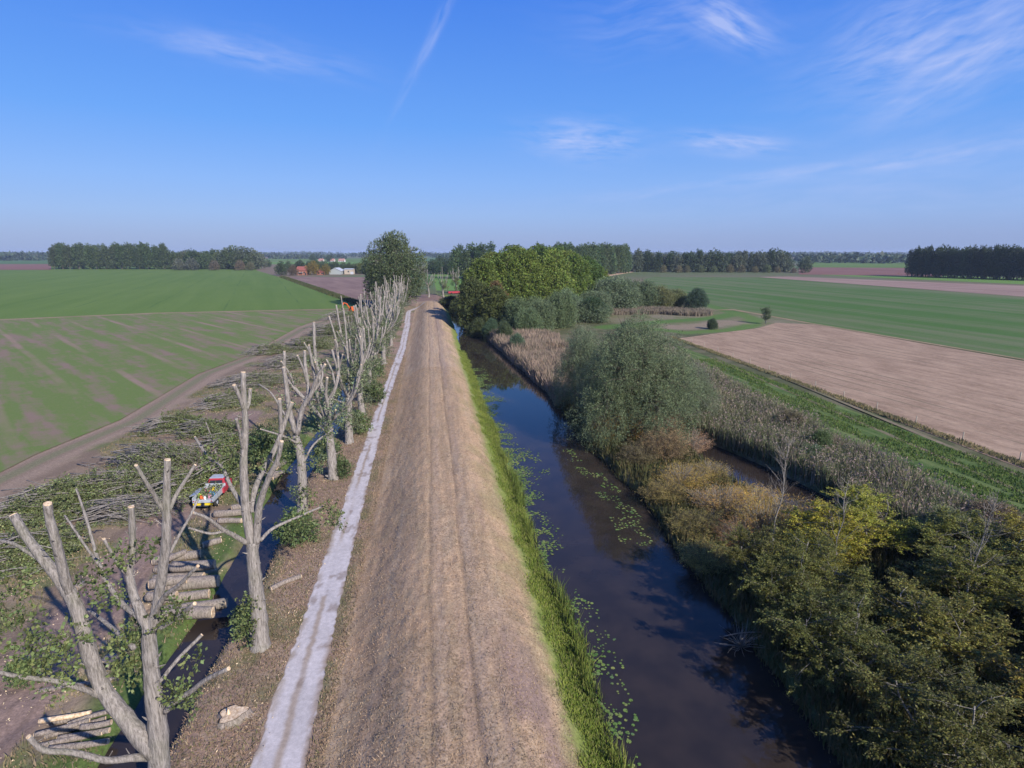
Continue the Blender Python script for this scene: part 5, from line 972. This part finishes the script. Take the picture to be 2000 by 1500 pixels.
# orange excavator
ex, ey = at(688, 611); er = empty('excavator', (ex, ey, 0), 2.4, label='orange excavator with raised arm beside the furthest brush heap', cat='excavator')
er.scale = (.75, .75, .75)
for sx in (-1, 1): b = MB(); b.box((sx * 1.0, 0, .4), (.5, 3.4, .8)); o = b.build('track', RUB, er, False); md = o.modifiers.new('Bevel', 'BEVEL'); md.width = .3; md.segments = 4
b = MB(); b.box((0, -.4, 1.4), (2.4, 3, 1.0)); o = b.build('body', ORG, er, False); md = o.modifiers.new('Bevel', 'BEVEL'); md.width = .12; md.segments = 2
b = MB(); b.box((-.7, .7, 2.3), (1.0, 1.3, 1.5), 0, .85); c_ = b.build('cab', ORG, er, False); b = MB(); b.box((-.7, 1.38, 2.35), (.8, .06, .9)); b.build('window', DARKG, c_, False)
b = MB(); b.tube([(.4, .8, 1.8), (.4, 2.6, 4.4), (.4, 4.4, 5.0)], [.3, .3, .22], 6); bo = b.build('boom', ORG, er, False); b = MB(); b.tube([(.4, 4.3, 5.1), (.4, 5.4, 2.9)], [.22, .16], 6); st_ = b.build('arm', ORG, er, False); b = MB(); b.box((.4, 5.5, 2.4), (.9, .8, .8), 0, .6); b.build('grab', CHAR, st_, False)
tx, ty = at(889, 574); tr_ = empty('farm_trailer', (tx, ty, 0), .3, label='low red farm trailer parked beside the slim far pollard', cat='trailer'); b = MB(); b.box((0, 0, .9), (8, 2.2, .9)); o = b.build('body', RED, tr_, False)
for sx in (-2.4, 2.4):
    for sy in (-.95, .95): b = MB(); b.tube([(sx, sy - .15, .45), (sx, sy + .15, .45)], [.45, .45], 14, True); b.build('wheel', RUB, tr_)
b = MB(); b.tube([(4, 0, .6), (5.2, 0, .5)], .07, 6); b.build('drawbar', CHAR, tr_)
# short fence posts beside the stubble field
POST = mat_simple('post_wood', (.3, .26, .2), .8)
a, b_ = at(1325, 662), at(2120, 955); pm = None
for k in range(13):
    t = (k + 1) / 14; x = a[0] + (b_[0] - a[0]) * t + .5; y = a[1] + (b_[1] - a[1]) * t
    if pm is None:
        m = MB(); m.tube([(0, 0, -.2), (0, 0, 1.1)], [.07, .06], 8, True); pm = m.build('fence_post', POST); o = pm
    else: o = pm.copy(); COL.objects.link(o)
    o.location = (x, y, .05); tag(o, 'short weathered wooden post in the grass verge by the stubble field', 'post', 'posts along the stubble field')
# dark ditch and bank line between the left fields
p, q = at(556, 541), at(716, 595); nrm = np.array([-(q[1] - p[1]), q[0] - p[0]]); nrm = nrm / np.linalg.norm(nrm) * -1
n = 26000; t = rng.random(n); off = rng.normal(0, .9, n) + 2.2; x = p[0] + (q[0] - p[0]) * t + nrm[0] * off; y = p[1] + (q[1] - p[1]) * t + nrm[1] * off
V, Q = blades(x, y, .5 + .6 * rng.random(n), .25 + .2 * rng.random(n), .4, z=np.zeros(n)); stuff('ditch_grass', V, Q, mat_blades('ditch_blades', [(.05, .075, .025), (.1, .1, .05), (.08, .09, .04)]), 'dark rough grass along the ditch beside the ploughed triangle', 'grass')
w = .8; sheet('field_ditch_water', ccw([(p[0] - nrm[0] * w, p[1] - nrm[1] * w), (q[0] - nrm[0] * w, q[1] - nrm[1] * w), (q[0], q[1]), (p[0], p[1])]), .085, WAT, kind='structure')

# ------------------------------------------------------------------ air
b = MB(); b.box((0, 3500, 16.25), (24000, 21000, 37.5)); hz = b.build('haze', None, None, False)
hm = bpy.data.materials.new('haze_air'); hm.use_nodes = True; nt = hm.node_tree; nt.nodes.clear(); o_ = nt.nodes.new('ShaderNodeOutputMaterial'); pv = nt.nodes.new('ShaderNodeVolumePrincipled'); pv.inputs['Density'].default_value = .0001; pv.inputs['Color'].default_value = (.62, .75, 1.0, 1); pv.inputs['Anisotropy'].default_value = 0.0
nt.links.new(pv.outputs[0], o_.inputs['Volume']); hz.data.materials.append(hm); tag(hz, 'thin bluish haze in the air over the whole plain', 'haze', kind='stuff')

# ------------------------------------------------------------------ light
SUN_AZ, SUN_EL = 148.0, 31.0       # compass style: 0 = +Y, 90 = +X
w_ = bpy.data.worlds.new('World'); scene.world = w_; w_.use_nodes = True; nt = w_.node_tree; nt.nodes.clear()
def WN(t, **k):
    x = nt.nodes.new('ShaderNode' + t)
    for a_, v in k.items(): setattr(x, a_, v)
    return x
def wm(op, a_, b_=None, c_=None):
    x = WN('Math', operation=op)
    for i_, v in enumerate((a_, b_, c_)):
        if v is None: continue
        if isinstance(v, (int, float)): x.inputs[i_].default_value = v
        else: nt.links.new(v, x.inputs[i_])
    return x.outputs[0]
sky = WN('TexSky', sky_type='NISHITA', sun_disc=False, sun_elevation=R(SUN_EL), sun_rotation=R(SUN_AZ)); sky.air_density = 1.0; sky.dust_density = .6; sky.ozone_density = 3.0; sky.altitude = 0
bgn = WN('Background'); bgn.inputs[1].default_value = .1; out = WN('OutputWorld')
tc = WN('TexCoord'); nr = WN('VectorMath', operation='NORMALIZE'); nt.links.new(tc.outputs['Generated'], nr.inputs[0]); sp = WN('SeparateXYZ'); nt.links.new(nr.outputs[0], sp.inputs[0])
az = wm('ARCTAN2', sp.outputs[0], sp.outputs[1]); el = wm('ARCSINE', sp.outputs[2])
def azel(px, py): v = ray(px, py); return math.atan2(v[0], v[1]), math.atan2(v[2], math.hypot(v[0], v[1]))
# cirrus: each wisp is an oblong patch of streaky noise high in the sky: (px, py, half length, half width in degrees, tilt, strength)
tot = None
for k, (px, py, hl, hw, tilt, st_) in enumerate(((1760, 85, 6, 3.2, 14, .5), (1900, 110, 7, 2.2, 28, .4), (1860, 50, 11, 5, 14, .34), (1860, 160, 8, 2, 18, .2), (1430, 40, 4, 1.6, -22, .8), (1300, 20, 9, 4, 0, .22), (1140, 270, 5.5, 1.7, -6, .95), (1430, 285, 5, 1.0, -8, 1.0), (450, 97, 8, 1.1, -3, .42), (560, 110, 8, 1.6, -8, .2), (850, 60, 8, .5, 60, .4), (1600, 335, 22, .8, 5, .4), (1850, 300, 10, 1.6, 6, .3), (1700, 380, 20, 2.5, 2, .14))):
    a0, e0 = azel(px, py); ct, st2 = math.cos(R(tilt)), math.sin(R(tilt))
    da = wm('MULTIPLY', wm('SUBTRACT', az, a0), math.cos(e0)); de = wm('SUBTRACT', el, e0)
    u = wm('ADD', wm('MULTIPLY', da, ct), wm('MULTIPLY', de, st2)); v = wm('SUBTRACT', wm('MULTIPLY', de, ct), wm('MULTIPLY', da, st2))
    cv = WN('CombineXYZ'); nt.links.new(u, cv.inputs[0]); nt.links.new(v, cv.inputs[1]); cv.inputs[2].default_value = k * 3.7
    nw = WN('TexNoise'); nw.inputs['Scale'].default_value = 4; nw.inputs['Detail'].default_value = 2; nt.links.new(cv.outputs[0], nw.inputs['Vector'])
    v2 = wm('ADD', v, wm('MULTIPLY', wm('SUBTRACT', nw.outputs[0], .5), R(hw) * 1.6)); u2 = u
    cv2 = WN('CombineXYZ'); nt.links.new(wm('MULTIPLY', u2, 5), cv2.inputs[0]); nt.links.new(wm('MULTIPLY', v2, 26), cv2.inputs[1]); cv2.inputs[2].default_value = k * 1.3
    ns_ = WN('TexNoise'); ns_.inputs['Scale'].default_value = 3.0; ns_.inputs['Detail'].default_value = 7; ns_.inputs['Roughness'].default_value = .55; ns_.inputs['Distortion'].default_value = .25; nt.links.new(cv2.outputs[0], ns_.inputs['Vector'])
    rr_ = wm('ADD', wm('POWER', wm('ABSOLUTE', wm('DIVIDE', u2, R(hl))), 2), wm('POWER', wm('ABSOLUTE', wm('DIVIDE', v2, R(hw))), 2))
    fall = wm('POWER', 2.718, wm('MULTIPLY', rr_, -1.6)); mr = WN('MapRange'); mr.inputs[1].default_value = .36; mr.inputs[2].default_value = .72; nt.links.new(ns_.outputs[0], mr.inputs[0])
    s_ = wm('MULTIPLY', wm('MULTIPLY', fall, mr.outputs[0]), st_); tot = s_ if tot is None else wm('ADD', tot, s_)
tot = wm('MINIMUM', tot, .6)
hsv = WN('HueSaturation'); hsv.inputs['Hue'].default_value = .508; hsv.inputs['Saturation'].default_value = 1.12; hsv.inputs['Value'].default_value = 1.0; nt.links.new(sky.outputs[0], hsv.inputs['Color'])
mxc = WN('Mix', data_type='RGBA'); nt.links.new(tot, mxc.inputs[0]); 
rp = WN('ValToRGB'); mrp = WN('MapRange'); mrp.inputs[1].default_value = 0; mrp.inputs[2].default_value = R(60); nt.links.new(el, mrp.inputs[0]); nt.links.new(mrp.outputs[0], rp.inputs[0])
stops = ((0, (.25, .35, .66)), (.022, (.26, .37, .71)), (.055, (.26, .42, .82)), (.10, (.22, .42, .90)), (.18, (.125, .355, .92)), (.34, (.06, .235, .86)), (1, (.03, .12, .5)))
for k, (p_, c_) in enumerate(stops):
    q = rp.color_ramp.elements[0] if k == 0 else (rp.color_ramp.elements[1] if k == 1 else rp.color_ramp.elements.new(p_))
    q.position = p_; q.color = (*c_, 1)
scl = WN('Mix', data_type='RGBA', blend_type='MULTIPLY'); scl.inputs[0].default_value = 1; nt.links.new(rp.outputs[0], scl.inputs[6]); scl.inputs[7].default_value = (7.5, 7.5, 7.5, 1); scl.clamp_result = False
blend = WN('Mix', data_type='RGBA'); blend.inputs[0].default_value = .85; nt.links.new(hsv.outputs[0], blend.inputs[6]); nt.links.new(scl.outputs[2], blend.inputs[7]); nt.links.new(blend.outputs[2], mxc.inputs[6]); mxc.inputs[7].default_value = (4.2, 4.7, 7.0, 1)
nt.links.new(mxc.outputs[2], bgn.inputs[0]); nt.links.new(bgn.outputs[0], out.inputs[0])
sd = bpy.data.lights.new('sun', 'SUN'); sd.energy = 4.8; sd.angle = R(.53); sd.color = (1.0, .93, .84); so = bpy.data.objects.new('sun', sd); COL.objects.link(so)
sv = (math.sin(R(SUN_AZ)) * math.cos(R(SUN_EL)), math.cos(R(SUN_AZ)) * math.cos(R(SUN_EL)), math.sin(R(SUN_EL)))
from mathutils import Vector
so.rotation_euler = Vector(sv).to_track_quat('Z', 'Y').to_euler()

# ------------------------------------------------------------------ camera and output
cd = bpy.data.cameras.new('camera'); cam = bpy.data.objects.new('camera', cd); COL.objects.link(cam); scene.camera = cam
cd.sensor_width = 36; cd.lens = 36 * F / 2000; cd.clip_end = 60000; cd.clip_start = .5
cam.location = (0, 0, H); cam.rotation_euler = (R(90) - PITCH, 0, -YAW)
vs = scene.view_settings; vs.view_transform = 'Standard'; vs.look = 'None'; vs.exposure = 0.45; vs.gamma = 1
cy = scene.cycles; cy.max_bounces = 5; cy.diffuse_bounces = 2; cy.glossy_bounces = 3; cy.transmission_bounces = 3; cy.volume_bounces = 0; cy.use_denoising = True
